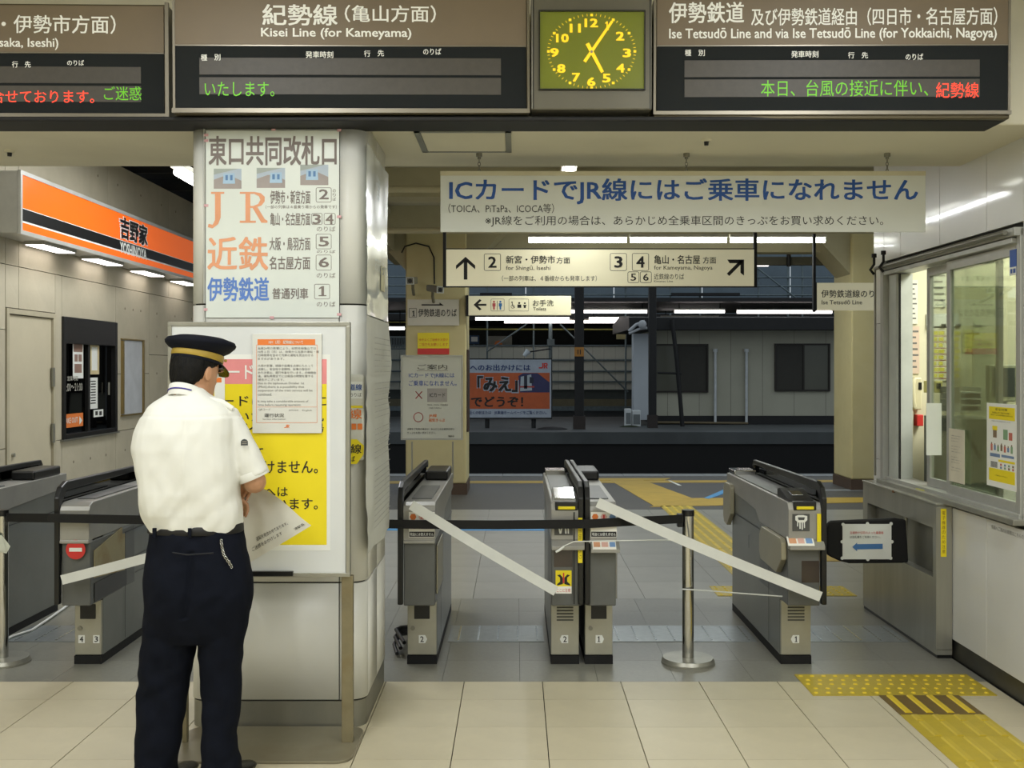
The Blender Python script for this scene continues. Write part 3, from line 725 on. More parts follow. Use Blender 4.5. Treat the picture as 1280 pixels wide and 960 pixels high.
obj('hour_hand', hand(734, 55, 753, 91, 2.4, .009), mk, t)
obj('minute_hand', hand(730.5, 78, 765, 27.5, 2.0, .012), mk, t)
obj('hub', MB().cyl(W(739.5, 64.5, YB - .026), W(739.5, 64.5, YB - .012), .006, 12), m_steel, t)
obj('glass_cover', MB().prect(pC, 675, 15, 805, 112, .013, .015), glass('clock_glass', '#ffffff', .0), t)

# banner hung from the header
YH = 5.5
pB = Plane(W(853, 252, YH))
t = thing('hanging_banner', 'white hanging banner with large blue writing about travel cards', 'sign', W(853, 290, YH))
obj('panel', MB().prect(pB, 550.5, 216, 1157, 290, -.01, 0), mat('banner_white', '#d6d9d2', .45, 0, .02, 2), t, bevel=.002)
obj('top_strip', MB().prect(pB, 550.5, 214, 1157, 219.5, -.014, .003), m_cream, t)
obj('lettering_blue', MB().text(pB, 'ICカードでJR線にはご乗車になれません', 561.5, 223, 1147.5, 255.5, .026, .001), mat('banner_blue', '#1b4f9c', .5, 0, 0, 1), t)
obj('lettering', MB().text(pB, '（TOICA、PiTaPa、ICOCA等）', 560.5, 254.5, 692.5, 266.5, .006, .001).text(pB, '※JR線をご利用の場合は、あらかじめ全乗車区間のきっぷをお買い求めください。', 606.5, 269.5, 1104, 283.5, .008, .001), m_ink, t)
for px in (599, 858, 1109):
    x = X(px, YH)
    h = thing('hanging_hook', {599: 'left', 858: 'middle', 1109: 'right'}[px] + ' hook and chain holding the white banner under the header', 'hook', (x, YH, 2.64))
    obj('bracket', MB().cyl((x, YH, HZ), (x, YH, HZ - .018), .016, 12).cyl((x, YH, HZ - .018), (x, YH, HZ - .03), .009, 8), m_steel2, h)
    ch = MB()
    for i in range(4):
        z = HZ - .038 - i * .017
        ch.tube([Vector((x, YH, z)) + ((EX if i % 2 else EY) * .006 * math.cos(a) + EZ * .011 * math.sin(a)) for a in [k * math.pi / 4 for k in range(9)]], .0022, 5)
    obj('chain', ch, m_steel2, h)

# large direction sign
def poles(par, xs, y, z0, z1, r=.014):
    for x in xs: obj('hanger_pole', MB().box(x - r, x + r, y - .01, y + .035, z0, z1), m_iron, par)
YD = 10.0
pD = Plane(W(750, 335, YD))
t = thing('direction_sign', 'long cream direction sign with numbers 2, 3 and 4 and two black arrows', 'sign', W(750, 358, YD))
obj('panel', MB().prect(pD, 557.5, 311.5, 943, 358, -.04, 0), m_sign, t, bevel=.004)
obj('frame', MB().pframe(pD, 556.5, 310.5, 944, 359, 1.2, -.045, .002), m_iron, t)
poles(t, (X(555.5, YD), X(944.5, YD)), YD + .01, Z(359, YD), 3.45)
b = MB()
def arrow_up(cx, y0, y1, w, th):
    b.ppoly(pD, [(cx - th / 2, y1), (cx + th / 2, y1), (cx + th / 2, y0 + th), (cx - th / 2, y0 + th)])
    b.ppoly(pD, [(cx, y0), (cx + w / 2, y0 + w / 2 * .9), (cx + w / 2, y0 + w / 2 * .9 + th * 1.1), (cx, y0 + th * 1.2), (cx - w / 2, y0 + w / 2 * .9 + th * 1.1), (cx - w / 2, y0 + w / 2 * .9)])
arrow_up(582, 321, 349.5, 24, 4.4)
b.ppoly(pD, [(908.5, 342), (911.5, 345), (928.5, 328), (925.5, 325)]).ppoly(pD, [(909, 324.5), (930, 324.5), (930, 344.5), (925.5, 341), (925.5, 329), (912, 329)])
for s_, x0, y0, x1, y1, k in (('2', 605.5, 317.5, 625.5, 338, .03), ('3', 763, 317, 783, 338, .03), ('4', 790.5, 317, 810.5, 338, .03), ('5', 785, 340, 798.5, 353, .01), ('6', 800.5, 340, 814, 353, .01)):
    w_, h_ = x1 - x0, y1 - y0
    b.text(pD, s_, x0 + w_ * .24, y0 + h_ * .16, x1 - w_ * .24, y1 - h_ * .16, k)
b.text(pD, '新宮・伊勢市', 632.5, 319.5, 694, 329.5, .014).text(pD, '方面', 695.5, 321.5, 712.5, 329.5, .012).text(pD, 'for Shingū, Iseshi', 632.5, 332, 688, 339, .008).text(pD, '（一部の列車は、４番線からも発車します）', 627.5, 344.5, 746, 351.5, .004)
b.text(pD, '亀山・名古屋', 817.5, 319, 875, 330, .014).text(pD, '方面', 878.5, 321, 895, 329.5, .012).text(pD, 'for Kameyama, Nagoya', 817.5, 332, 890.5, 338.5, .008).text(pD, '近鉄線のりば', 817.5, 342, 855, 349.5, .008).text(pD, 'Kintetsu Line', 817.5, 350.3, 841, 352.8, 0)
obj('lettering', b, m_ink, t)
b = MB()
for q in ((605, 317, 626, 338.5), (762.5, 316.5, 783.5, 338.5), (790, 316.5, 811, 338.5), (784.5, 339.5, 799, 353.5), (800, 339.5, 814.5, 353.5)): b.rframe(pD, *q, .6, 2)
obj('number_frames', b, m_iron, t)

# toilets sign
YT = 13.65
pT = Plane(W(650, 382, YT))
t = thing('toilet_sign', 'small cream toilet sign with left arrow and red and blue figures', 'sign', W(650, 394, YT))
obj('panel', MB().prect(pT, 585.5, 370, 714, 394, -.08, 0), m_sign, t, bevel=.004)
obj('side_bracket', MB().prect(pT, 582, 369, 585.5, 395, -.08, .003), m_iron, t)
b = MB().ppoly(pT, [(592, 381), (599.5, 374), (602, 375.5), (597.5, 379.8), (608, 379.8), (608, 382.2), (597.5, 382.2), (602, 386.5), (599.5, 388)])
b.text(pT, 'お手洗', 666, 374.8, 692, 382.6, .01).text(pT, 'Toilets', 666.5, 384, 682.5, 388, .01)
b.pdisc(pT, 649, 378.8, 1.3).ppoly(pT, [(646.8, 380.6), (651.6, 380.6), (651.6, 384.8), (646.8, 384.8)]).pdisc(pT, 656, 379, 1.1).ppoly(pT, [(653.7, 381), (658.5, 381), (657.5, 382.4), (657.2, 385), (654.8, 385), (654.6, 382.4)])
b.pdisc(pT, 641, 383.2, 2.4, seg=14, r0=1.9).ppoly(pT, [(639.8, 378.5), (640.6, 378.5), (641.2, 382), (643.6, 384.5), (643, 385), (640.4, 382.6)]).pdisc(pT, 640, 377.8, .9)
obj('lettering', b, m_ink, t)
def figure(b, x, col):
    b.pdisc(pT, x, 377.2, 1.3, mi=col).ppoly(pT, [(x - 2, 379), (x + 2, 379), (x + 2, 383), (x + 1.1, 383), (x + 1, 387), (x - 1, 387), (x - 1.1, 383), (x - 2, 383)], mi=col)
b = MB(); figure(b, 617.5, 0); figure(b, 625.5, 1); b.ppoly(pT, [(621.3, 376), (621.9, 376), (621.9, 387.5), (621.3, 387.5)], mi=2)
obj('pictograms', b, [mat('pict_red', '#c8585a', .5), mat('pict_blue', '#3474b8', .5), m_ink], t)
obj('pictogram_frames', MB().rframe(pT, 613.5, 373.5, 630.5, 389, .5, 1.5).rframe(pT, 636, 373.5, 661, 389, .5, 1.5), m_trim, t)

# sign at right, half behind the white wall
YS = 12.0
pS = Plane(W(1065, 370, YS))
t = thing('platform_sign', 'cream platform sign running behind the white wall at right', 'sign', W(1065, 388, YS))
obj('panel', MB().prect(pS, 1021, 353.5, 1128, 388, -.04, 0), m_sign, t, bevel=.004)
obj('edge', MB().prect(pS, 1019.5, 353, 1021, 388.5, -.042, .002), m_iron, t)
poles(t, (X(1018, YS), X(1127, YS)), YS, Z(390, YS), 3.45)
obj('lettering', MB().text(pS, '伊勢鉄道線のりば', 1026.5, 362.5, 1104, 372, .012).text(pS, 'Ise Tetsudō Line', 1027, 375, 1077.5, 380.5, .01), m_ink, t)

# on the left platform column
YC = 13.69
pK = Plane((0, YC, 0))
t = thing('platform_sign', 'white platform 1 sign with thin right arrow on the yellow column', 'sign', W(542, 408, YC))
obj('panel', MB().prect(pK, 509.5, 374.5, 574, 407, 0, .012), mat('sign_grey_white', '#c6c2b2', .5, 0, .03, 3), t, bevel=.002)
b = MB().text(pK, '1', 514.5, 388.5, 519.5, 395.5, .01, .014).text(pK, '伊勢鉄道のりば', 523, 386, 571, 396, .014, .014).ppoly(pK, [(527, 380.4), (549.5, 380.4), (549.5, 378.2), (555, 382), (527, 382)], .014)
obj('lettering', b, m_ink, t); obj('number_frame', MB().rframe(pK, 511.5, 385.3, 521, 397, .5, .5, .014), m_ink, t)
t = thing('yellow_notice', 'yellow notice with a red lower strip on the yellow column', 'notice', W(542, 444, YC))
obj('sheet', MB().prect(pK, 522, 416, 561.5, 435.5, 0, .006), m_yellow, t); obj('red_strip', MB().prect(pK, 522, 435.5, 561.5, 443, 0, .006), m_red, t)
obj('lettering', MB().text(pK, 'ゆきまくご迷惑をお掛け', 524, 423, 560, 426.5, .0, .008).text(pK, 'ご協力をお願いします', 524, 428.5, 560, 432.5, 0, .008), mat('orange_red', '#cf5a1c', .5), t)
def camera(px, py, w, label, dirv, par_col_y=YC):
    c = W(px, py, par_col_y - .55)
    t = thing('security_camera', label, 'camera', c)
    d = Vector(dirv).normalized(); s = d.cross(EZ).normalized(); u = s.cross(d)
    obj('body', MB().obox(c, s, u, d, w * .85, w * .75, -.34, 0), mat('camera_grey', '#77735f', .5), t, bevel=.01)
    obj('hood', MB().obox(c, s, u, d, w, w * .9, -.30, .03) , _M['camera_grey'], t, bevel=.01)
    b = MB()
    for (a, q, e, f_) in ((-1, 0, .12, 1), (1, 0, .12, 1), (0, -1, 1, .12), (0, 1, 1, .12)):
        b.obox(c + s * w * a * .9 + u * w * .82 * q, s, u, d, w * e, w * f_ * .9, .03, .04)
    obj('front_rim', b, mat('rim_white', '#c5c8c0', .5), t)
    obj('lens', MB().cyl(c + d * .031, c + d * .036, w * .55, 14), m_black, t)
    base = c - d * .2
    obj('arm', MB().tube([base - u * w * .8, base - u * (w + .05), Vector((base.x - .02, YC, base.z - w - .1))], .02, 8), _M['camera_grey'], t)
camera(513, 351, .048, 'left security camera on the yellow column, facing the viewer', (-.05, -1, -.1))
camera(549, 362, .045, 'right security camera on the yellow column, angled to the right', (.5, -1, -.15))
obj('camera_cable', MB().tube([W(502, 316, 13.66), W(506, 308, 13.66), W(520, 304, 13.66), W(536, 308, 13.66), W(542.5, 322, 13.66), W(543, 355, 13.66)], .01, 6), m_iron, None, 'thin dark cable looping over the two security cameras', 'cable')
obj('column_plate', MB().box(X(583, 13.8), X(583, 13.8) + .03, 13.72, 14.1, Z(540, 13.7), Z(437, 13.7)), mat('dark_brown', '#38291f', .5), None, 'tall narrow dark brown board on the side of the yellow column', 'board')

# information frame over gate 2, on two rods
YI = 7.32
pI = Plane((0, YI, 0))
t = thing('information_board', 'framed white notice on two rods behind gate 2, with red cross and circle', 'notice board', W(540, 597, YI))
obj('panel', MB().prect(pI, 503, 446, 576, 548, -.012, 0), mat('notice_white', '#c9cbc3', .3, 0, .03, 3), t)
obj('frame', MB().pframe(pI, 501, 444, 578.5, 550, 2.2, -.018, .004), m_alu, t, bevel=.001)
for px in (515, 566): obj('rod', MB().cyl(W(px, 552, YI), (X(px, YI), YI, .86), .006, 8), m_steel, t)
b = MB().text(pI, 'ご案内', 522, 455.5, 559, 462, .0, .002)
obj('lettering', b, m_ink, t)
obj('underline', MB().prect(pI, 521, 463.2, 560, 463.7, .001, .0015), m_trim, t)
obj('lettering_blue', MB().text(pI, 'ICカードでJR線には', 511, 466, 568, 473, .014, .002).text(pI, 'ご乗車になれません。', 511, 475.5, 571, 482.5, .014, .002), mat('faded_blue', '#5a6db0', .5), t)
b = MB(); b.ppoly(pI, [(519, 489.5), (520, 489), (528, 498), (527, 498.7)], .002).ppoly(pI, [(527, 489), (528, 489.6), (520, 498.7), (519, 498)], .002).pdisc(pI, 523, 521.5, 6.2, .002, 0, 24, 5.2)
obj('marks', b, mat('mark_red', '#a03a3c', .5), t)
obj('card_patch', MB().prect(pI, 534, 485.5, 559, 502.5, .001, .002), mat('card_grey', '#a5a19f', .5), t)
obj('card_lettering', MB().text(pI, 'ICカード', 537, 491, 556.5, 496.5, .006, .0035).text(pI, 'TOICA、ICOCA、PiTaPa等は', 534, 505, 560, 507.2, 0, .0035).text(pI, 'ご利用になれません', 536, 509, 552, 511, 0, .0035).text(pI, 'JR線をご利用の場合は、あらかじめ全乗車区間の', 509, 535, 568, 538, 0, .0035).text(pI, 'きっぷをお買い求めください。', 509, 539.5, 545, 542.5, 0, .0035).text(pI, '津駅長', 560, 544, 568, 546.5, 0, .0035), m_ink, t)
obj('lettering_orange', MB().text(pI, 'JR線', 536, 517.5, 546, 522, .014, .002).text(pI, '磁気きっぷ', 536, 523, 556, 527.5, .014, .002), m_orange, t)

# ================================================================== PILLAR POSTER AND STAND BOARD
YP = PY0 - .004
pP = Plane((0, YP, 0))
m_fad = mat('faded_print', '#7f7570', .6); m_fo = mat('faded_orange', '#e5a178', .6); m_fb = mat('faded_blue_print', '#5f86cf', .6)
t = thing('station_poster', 'large faded poster on the pillar listing platforms 1 to 6', 'poster', W(341, 398, YP))
obj('sheet', MB().prect(pP, 257.5, 163.5, 424, 397, 0, .002), mat('poster_paper', '#dde3dc', .35, 0, .02, 3, bump=.05, bscale=5, coat=.2), t)
b = MB().text(pP, '東口共同改札口', 261, 170, 421, 207, .03)
ro = [('伊勢市・新宮方面', 338, 238, 388, 255), ('亀山・名古屋方面', 338, 266, 388, 282), ('大阪・鳥羽方面', 337, 296.5, 388, 313), ('名古屋方面', 337, 320.5, 388, 337), ('普通列車', 340.5, 360, 385.5, 374)]
for s_, x0, y0, x1, y1 in ro: b.text(pP, s_, x0, y0, x1, y1, .018)
for s_, x, y, w_ in (('2', 405, 243, 12), ('3', 396, 274, 10.5), ('4', 412, 274, 10), ('5', 405, 302, 13), ('6', 405, 328, 13), ('1', 403, 364, 12)): b.text(pP, s_, x - w_ / 2, y - 6.2, x + w_ / 2, y + 6.2, .02)
for y in (281.5, 312, 339.5, 375.5): b.text(pP, 'のりば', 396, y + 1.5 if y != 312 else y + .8, 419.5, y + 8 if y != 312 else y + 4.5, .006)
for i, c_ in enumerate('のりば'): b.text(pP, c_, 416, 236.5 + 5.2 * i, 420, 240.8 + 5.2 * i, 0)
b.text(pP, '（一部の列車は４番乗り場からの発車です）', 332, 256.5, 421, 261, .002)
obj('lettering', b, m_fad, t)
b = MB()
for q in ((395, 234.5, 414.5, 253), (389.5, 266.5, 403, 281), (405, 266.5, 419.5, 281), (395, 292.5, 414.5, 311.5), (395, 318.5, 414.5, 338), (393, 355, 412.5, 374)): b.rframe(pP, *q, .6, 2, .003)
obj('number_frames', b, m_fad, t)
def serifJ(b):
    b.ppoly(pP, [(269, 240), (276, 240), (276, 272), (273, 280), (266, 285.5), (260, 284), (261, 280), (266, 281), (269, 275)], .003)
    b.ppoly(pP, [(264, 240), (280.5, 240), (280.5, 242.4), (264, 242.4)], .0031)
def serifR(b):
    b.ppoly(pP, [(307, 240), (313, 240), (313, 277), (307, 277)], .003).ppoly(pP, [(300, 240), (318, 240), (318, 242.4), (300, 242.4)], .0031).ppoly(pP, [(300, 276), (320, 276), (320, 278.6), (300, 278.6)], .0031)
    b.ppoly(pP, [(318, 240), (326, 241.5), (331, 246), (331, 252), (327, 257), (318, 260), (313, 260), (313, 257.5), (317, 257.5), (323, 255), (325.5, 250), (324, 245.5), (318, 242.4)], .003)
    b.ppoly(pP, [(316, 260), (322, 259), (331, 274), (334.5, 276), (334.5, 278.6), (327, 278.6)], .003)
b = MB(); serifJ(b); serifR(b); b.text(pP, '近鉄', 259.5, 296, 335.5, 338, .02, .003)
obj('lettering_orange', b, m_fo, t)
obj('lettering_blue', MB().text(pP, '伊勢鉄道', 259.5, 346.5, 336.5, 376.5, .03, .003), m_fb, t)
for k, (x0, y0, x1, y1) in enumerate(((267.5, 211, 302, 236), (321, 210, 356.5, 235), (375.5, 206, 410.5, 231.5))):
    w_, h_ = x1 - x0, y1 - y0
    b = MB().prect(pP, x0, y0, x1, y1, .002, .0025, 0)
    q = lambda a, c: (x0 + a * w_, y0 + c * h_)
    b.ppoly(pP, [q(0, .55), q(.4, .35), q(.6, .35), q(1, .6), q(1, 1), q(0, 1)], .0028, 1)
    cx_ = (.55, .68, .42)[k]
    b.ppoly(pP, [q(cx_ - .2, .25), q(cx_ + .2, .22), q(cx_ + .22, .75), q(cx_ - .22, .75)], .0031, 2)
    b.ppoly(pP, [q(cx_ - .13, .32), q(cx_ - .04, .32), q(cx_ - .04, .58), q(cx_ - .13, .58)], .0034, 3).ppoly(pP, [q(cx_ + .04, .32), q(cx_ + .13, .32), q(cx_ + .13, .58), q(cx_ + .04, .58)], .0034, 3)
    b.ppoly(pP, [q(.0, .0), q(.9, .0), q(.3, .2), q(0, .3)], .003, 4)
    obj('photo_print', b, [mat('ph_sky', '#b5c2cf', .6), mat('ph_ground', '#a39a96', .6), mat('ph_train', '#a9c6de', .6), mat('ph_window', '#5f86b5', .6), mat('ph_roof', '#a7afa9', .6)], t)
for px, py in ((342, 157.5 + 4.5), (424, 163), (258, 169), (258, 176), (258, 257), (424, 271), (257, 387), (340, 397), (424, 393)):
    obj('tape_piece', MB().prect(pP, px - 2.6, py - 1.6, px + 2.6, py + 1.6, .002, .0035), mat('pink_tape', '#d9a9ad', .5), t)

# stand-up notice board in front of the pillar
YN = 4.56
pN = Plane((0, YN, 0))
t = thing('standing_board', 'metal standing notice board with white face in front of the pillar', 'notice board', (X(336, YN), YN + .05, 0))
m_bface = mat('board_face', '#d5d8d7', .35, 0, .01, 3)
obj('board_face', MB().prect(pN, 214, 407, 432, 716, -.02, 0), m_bface, t)
obj('frame', MB().pframe(pN, 210, 402.5, 437.5, 721, 5, -.03, .006), m_steel, t, bevel=.002)
m_rust = mat('aged_steel', '#8d8468', .45, .5, .1, 6, dirt=('#6b5327', 8, .6))
zb = Z(721, YN)
for px in (231.5, 434.5):
    x = X(px, YN + .03); y = YN + .03 if px > 300 else YN + .03
    obj('leg', MB().box(x - (.024 if px > 300 else .01), x + (.024 if px > 300 else .01), y - .012, y + .02, .012, zb), m_rust, t, bevel=.002)
x0, x1 = X(226, 4.62), X(449, 4.6)
pr = []
for cx_, cy_, a0 in ((x1 - .07, 4.36 + .07, -90), (x1 - .07, 4.79 - .07, 0), (x0 + .07, 4.79 - .07, 90), (x0 + .07, 4.36 + .07, 180)):
    for i in range(6): a = math.radians(a0 + 18 * i); pr.append((cx_ + .07 * math.cos(a), cy_ + .07 * math.sin(a)))
obj('base_plate', MB().prism(pr, (0, 0, 0), EX, EY, EZ, 0.001, .012), mat('base_plate_paint', '#857f6a', .4, .3, .06, 4, dirt=('#5f4b26', 3, .4)), t, bevel=.002)
obj('pen_tray', MB().box(X(316, YN), X(367, YN), YN - .02, YN + .0, Z(719, YN), Z(713.5, YN)), m_black, t)
# yellow poster on it
t = thing('yellow_poster', 'yellow poster with a pink band pinned on the standing board', 'poster', W(330, 681, YN))
m_pink = mat('pink_print', '#e08c8c', .5)
obj('sheet', MB().prect(pN, 236, 443, 413, 688, .0005, .001), m_paper, t)
obj('yellow_field', MB().prect(pN, 240, 480, 408.5, 681, .001, .0016), m_yellow, t)
obj('pink_band', MB().prect(pN, 240, 449, 408.5, 480, .001, .0016), m_pink, t)
obj('band_lettering', MB().text(pN, 'ICカード', 250, 456, 317, 474, .016, .0025), m_paper, t)
obj('lettering', MB().text(pN, 'ICカードはご利用に', 238, 494, 408, 508, .01, .0025).text(pN, 'なれないため、改札', 240, 514, 405, 527, .01, .0025).text(pN, 'のりばへは入場', 240, 529, 405, 541, .01, .0025)
    .text(pN, 'きっぷにて', 262, 559, 329, 573, .01, .0025).text(pN, 'ご利用いただけません。', 236, 575, 397.5, 592, .012, .0025).text(pN, '東口改札口へは', 254, 608, 360, 621, .01, .0025).text(pN, '段差がございます。', 264, 622, 397.5, 637, .012, .0025), m_ink, t)
# white notice over it
pQ = Plane((0, YN - .012, 0))
t = thing('suspension_notice', 'white laminated notice with orange heading taped over the yellow poster', 'notice', W(359, 542, YN))
obj('sheet', MB().prect(pQ, 315.5, 417, 402, 541.5, -.010, 0), mat('laminate', '#d8d9d2', .2, 0, .01, 4, coat=.3), t, bevel=.001)
obj('heading', MB().prect(pQ, 322, 424, 394, 431, .0, .0008), m_orange, t)
obj('heading_lettering', MB().text(pQ, '10/1（月） 紀勢線について', 336, 425.5, 379, 429.8, .01, .0012), m_paper, t)
m_pt = mat('small_print', '#6b6a66', .6)
b = MB(); jl = ['台風24号の影響により、紀勢本線亀山では', '10月１日（月）は、始発から当面の運転・運', '行時間帯を含めて列車の運転を見合わせる', 'ますのがあります。', '', '大雨の影響、線路や設備を点検にたたって', '点検し、安全性や支障時、設備の復旧が', 'あり次第お、運行作業を行います。点検開始', '後、運転再開までには相当の時間を要する', '場合がございます。']
for i, s_ in enumerate(jl):
    if s_: b.text(pQ, s_, 322.5, 433.8 + 4.35 * i, 322.5 + 3.63 * len(s_), 437 + 4.35 * i, 0, .001)
el = ['Due to the typhoon,on October 1st', '(Mon),there is a possibility that', 'suspension of the train service will be', 'continued.', '', 'It may take a considerable amount of', 'time before resuming operation.']
for i, s_ in enumerate(el):
    if s_: b.text(pQ, s_, 322.5, 477.6 + 4.5 * i, 322.5 + 1.75 * len(s_), 481.2 + 4.5 * i, .004, .001)
b.text(pQ, 'QRコード', 323.5, 510.5, 338, 513.5, .008, .001).text(pQ, '運行状況', 330.5, 516.8, 355, 521.5, .016, .001).text(pQ, 'Service information', 328.5, 522.8, 357, 524.8, 0, .001).text(pQ, 'JAPANESE', 361, 512, 373, 514, 0, .001).text(pQ, 'English', 378, 512, 390, 514.4, 0, .001)
obj('lettering', b, m_pt, t)
obj('border', MB().pframe(pQ, 320.5, 431, 396.5, 528.5, .4, .0, .0008).prect(pQ, 321, 508.6, 396, 508.9, 0, .0008), m_orange, t)
def jrmark(b, pl, x, y, s, n1, mi=0):
    """two linked strokes of the railway's emblem"""
    b.ppoly(pl, [(x - .5 * s, y + .28 * s), (x - .5 * s, y + .14 * s), (x - .2 * s, y + .14 * s), (x - .12 * s, y + .06 * s), (x - .12 * s, y - .34 * s), (x + .02 * s, y - .34 * s), (x + .02 * s, y + .12 * s), (x - .1 * s, y + .28 * s)], n1, mi)
    b.ppoly(pl, [(x + .06 * s, y + .28 * s), (x + .06 * s, y - .34 * s), (x + .4 * s, y - .34 * s), (x + .5 * s, y - .24 * s), (x + .5 * s, y - .06 * s), (x + .38 * s, y + .04 * s), (x + .52 * s, y + .28 * s), (x + .36 * s, y + .28 * s), (x + .22 * s, y + .04 * s), (x + .2 * s, y + .04 * s), (x + .2 * s, y - .06 * s), (x + .36 * s, y - .1 * s), (x + .36 * s, y - .22 * s), (x + .2 * s, y - .22 * s), (x + .2 * s, y + .28 * s)], n1, mi)
    return b
obj('emblem', jrmark(MB(), pQ, 358.5, 533, 6.5, .001), m_orange, t)
t = thing('paper_notice', 'small white sheet with an orange mark on the board, beside the man\'s face', 'notice', W(278, 500, YN - .003))
pQ2 = Plane((0, YN - .003, 0))
obj('sheet', MB().prect(pQ2, 268, 462, 281, 502, 0, .001), m_paper, t)
obj('print', MB().prect(pQ2, 270, 472, 277, 478, .001, .002), m_orange, t)

# wrinkled sheets on the pillar's side (X plane)
XS = PX1 + .004
pV = Plane((XS, 0, 0), n=(1, 0, 0))
def wavy(px0, px1, zt, zb_, amp, nz=40, ny=8, seed=1, edge=0.0):
    y0, y1 = XS * FPX / (px0 - CX), XS * FPX / (px1 - CX); vs = []; fs = []
    for j in range(nz + 1):
        for i in range(ny + 1):
            u = i / ny; z = zt + (zb_ - zt) * j / nz
            y = y0 + (y1 - y0) * u
            n_ = noise.noise(Vector((u * 2.5, z * 3.0, seed))); n2 = noise.noise(Vector((u * 6, z * 9.0, seed + 5)))
            x = XS + .004 + amp * (abs(n_) * 1.2 + abs(n2) * .5)
            if i in (0, ny): y += edge * noise.noise(Vector((i, z * 7, seed)))
            vs.append((x, y, z))
    for j in range(nz):
        for i in range(ny):
            a = j * (ny + 1) + i; fs.append((a, a + ny + 1, a + ny + 2, a + 1))
    b = MB(); b.add(vs, fs, 0, True)
    return b
def on_side(txts, m, par, nm='lettering', n1=.012):
    b = MB()
    for (s_, y0, y1, z1, z0, bold) in txts:
        V, Fs, bx = glyphs(s_, 0.0, 1.0)
        b.add([Vector((XS + n1, y0 + (y1 - y0) * (a - bx[0]) / (bx[1] - bx[0]), z0 + (z1 - z0) * (c - bx[2]) / (bx[3] - bx[2]))) for (a, c) in V], Fs)
    obj(nm, b, m, par)
ya, yb = XS * FPX / (457 - CX), XS * FPX / (483 - CX)
t = thing('laminated_poster', 'crinkled shiny clear-covered poster high on the right side of the pillar', 'poster', (XS, 5.2, 1.85))
obj('sheet', wavy(457, 483, 2.6, 1.84, .008, 30, 10, 3), mat('clear_laminate', '#cdd2ce', .22, 0, .04, 4, coat=.45, bump=.12, bscale=9), t)
on_side([('津', ya + .2, ya + .34, 2.5, 2.38, .02), ('お知らせ', ya + .15, yb - .15, 2.12, 2.05, .01)], mat('pale_grey_print', '#85929a', .6), t, n1=.022)
obj('print', MB().box(XS + .012, XS + .0165, ya + .45, yb - .2, 1.98, 2.10), mat('pale_yellow', '#cdc9a8', .5), t)
t = thing('timetable_sheet', 'long wrinkled printed sheet hanging down the right side of the pillar', 'notice', (XS, 5.2, .75))
me_ = wavy(456, 484, 1.835, .78, .022, 60, 10, 11, .02)
obj('sheet', me_, mat('crumpled_paper', '#cfd0c8', .55, 0, .02, 5, bump=.3, bscale=9), t)
b = MB()
for i in range(34):
    z = 1.74 - i * .026
    if i in (7, 15, 22): continue
    y = ya + .08
    while y < yb - .12:
        L = random.uniform(.04, .14); L = min(L, yb - .1 - y)
        b.box(XS + .030, XS + .0305, y, y + L, z, z + .004); y += L + .012
obj('print_lines', b, mat('grey_print', '#b0b0aa', .6), t)

# small route stickers at the pillar's corner
t = thing('route_sign_strip', 'upright strip with three route stickers half hidden behind the standing board', 'sign', W(447, 582, YP))
pG = Plane((0, YP - .03, 0))
obj('back_plate', MB().prect(pG, 404, 468, 455.5, 576, -.028, 0).pdisc(pG, 430, 576, 1, 0), mat('strip_white', '#cfcfc4', .4), t, bevel=.012)
obj('sticker_white', MB().prect(pG, 410, 477, 453.5, 498, 0, .001), m_paper, t)
obj('sticker_lettering', MB().text(pG, '伊勢鉄道線', 411, 480, 452.5, 488, .014, .002), m_blue, t)
obj('sticker_orange_lettering', MB().text(pG, 'JR 線', 413, 511, 452.5, 526, .012, .002).prect(pG, 432, 529.5, 438, 537, .001, .002).prect(pG, 439.5, 529.5, 445.5, 537, .001, .002).prect(pG, 447, 529.5, 453, 537, .001, .002), m_orange, t)
obj('sticker_band', MB().prect(pG, 410, 507, 453.5, 510, .0005, .001), m_yellow, t)
obj('sticker_yellow', MB().ppoly(pG, [(408, 564), (402, 558), (408, 549), (446, 549), (455, 557), (454.5, 568), (446, 580), (408, 580)], .0012), m_yellow, t)
obj('sticker_dark_lettering', MB().text(pG, '近鉄線', 410, 555, 452, 567, .016, .002).text(pG, 'のりば', 424, 570, 444, 577, .01, .002).text(pG, 'のりば', 437, 491, 452, 496, .004, .002), m_ink, t)

# shop sign (left wall)
t = thing('shop_sign', 'long orange lightbox shop sign with black lettering along the concrete wall', 'sign', (LX, 10, 2.6))
sxf = LX + .25; y0, y1 = 7.93, 13.2
m_so = mat('sign_orange', '#f26a1e', .25, 0, .01, 2, coat=.4, emit=.35)
obj('housing', MB().box(LX, sxf - .01, y0, y1, 2.60, 3.06), mat('sign_housing', '#b6b5ad', .4), t, bevel=.004)
obj('orange_face', MB().box(sxf - .01, sxf, y0 + .03, y1 - .03, 2.625, 3.035), m_so, t)
obj('rim', MB().box(sxf - .02, sxf + .006, y0, y1, 3.035, 3.065).box(sxf - .02, sxf + .006, y0, y1, 2.595, 2.625).box(sxf - .02, sxf + .006, y0, y0 + .03, 2.625, 3.035), mat('sign_rim', '#c9c9c4', .3, .3), t)
obj('black_stripe', MB().box(sxf, sxf + .001, y0 + .03, y1 - .03, 2.695, 2.785), m_black, t)
obj('white_stripe', MB().box(sxf, sxf + .0012, y0 + .03, y1 - .03, 2.785, 2.79).box(sxf, sxf + .0012, y0 + .03, y1 - .03, 2.682, 2.695), m_paper, t)
pY = Plane((sxf + .002, 0, 0), n=(1, 0, 0))
obj('lettering_outline', MB().text(pY, '吉野家', 149.5, 275.5, 185.5, 304, .10, .0004), m_paper, t)
obj('lettering', MB().text(pY, '吉野家', 151, 276.5, 184.5, 303, .055, .002), m_black, t)
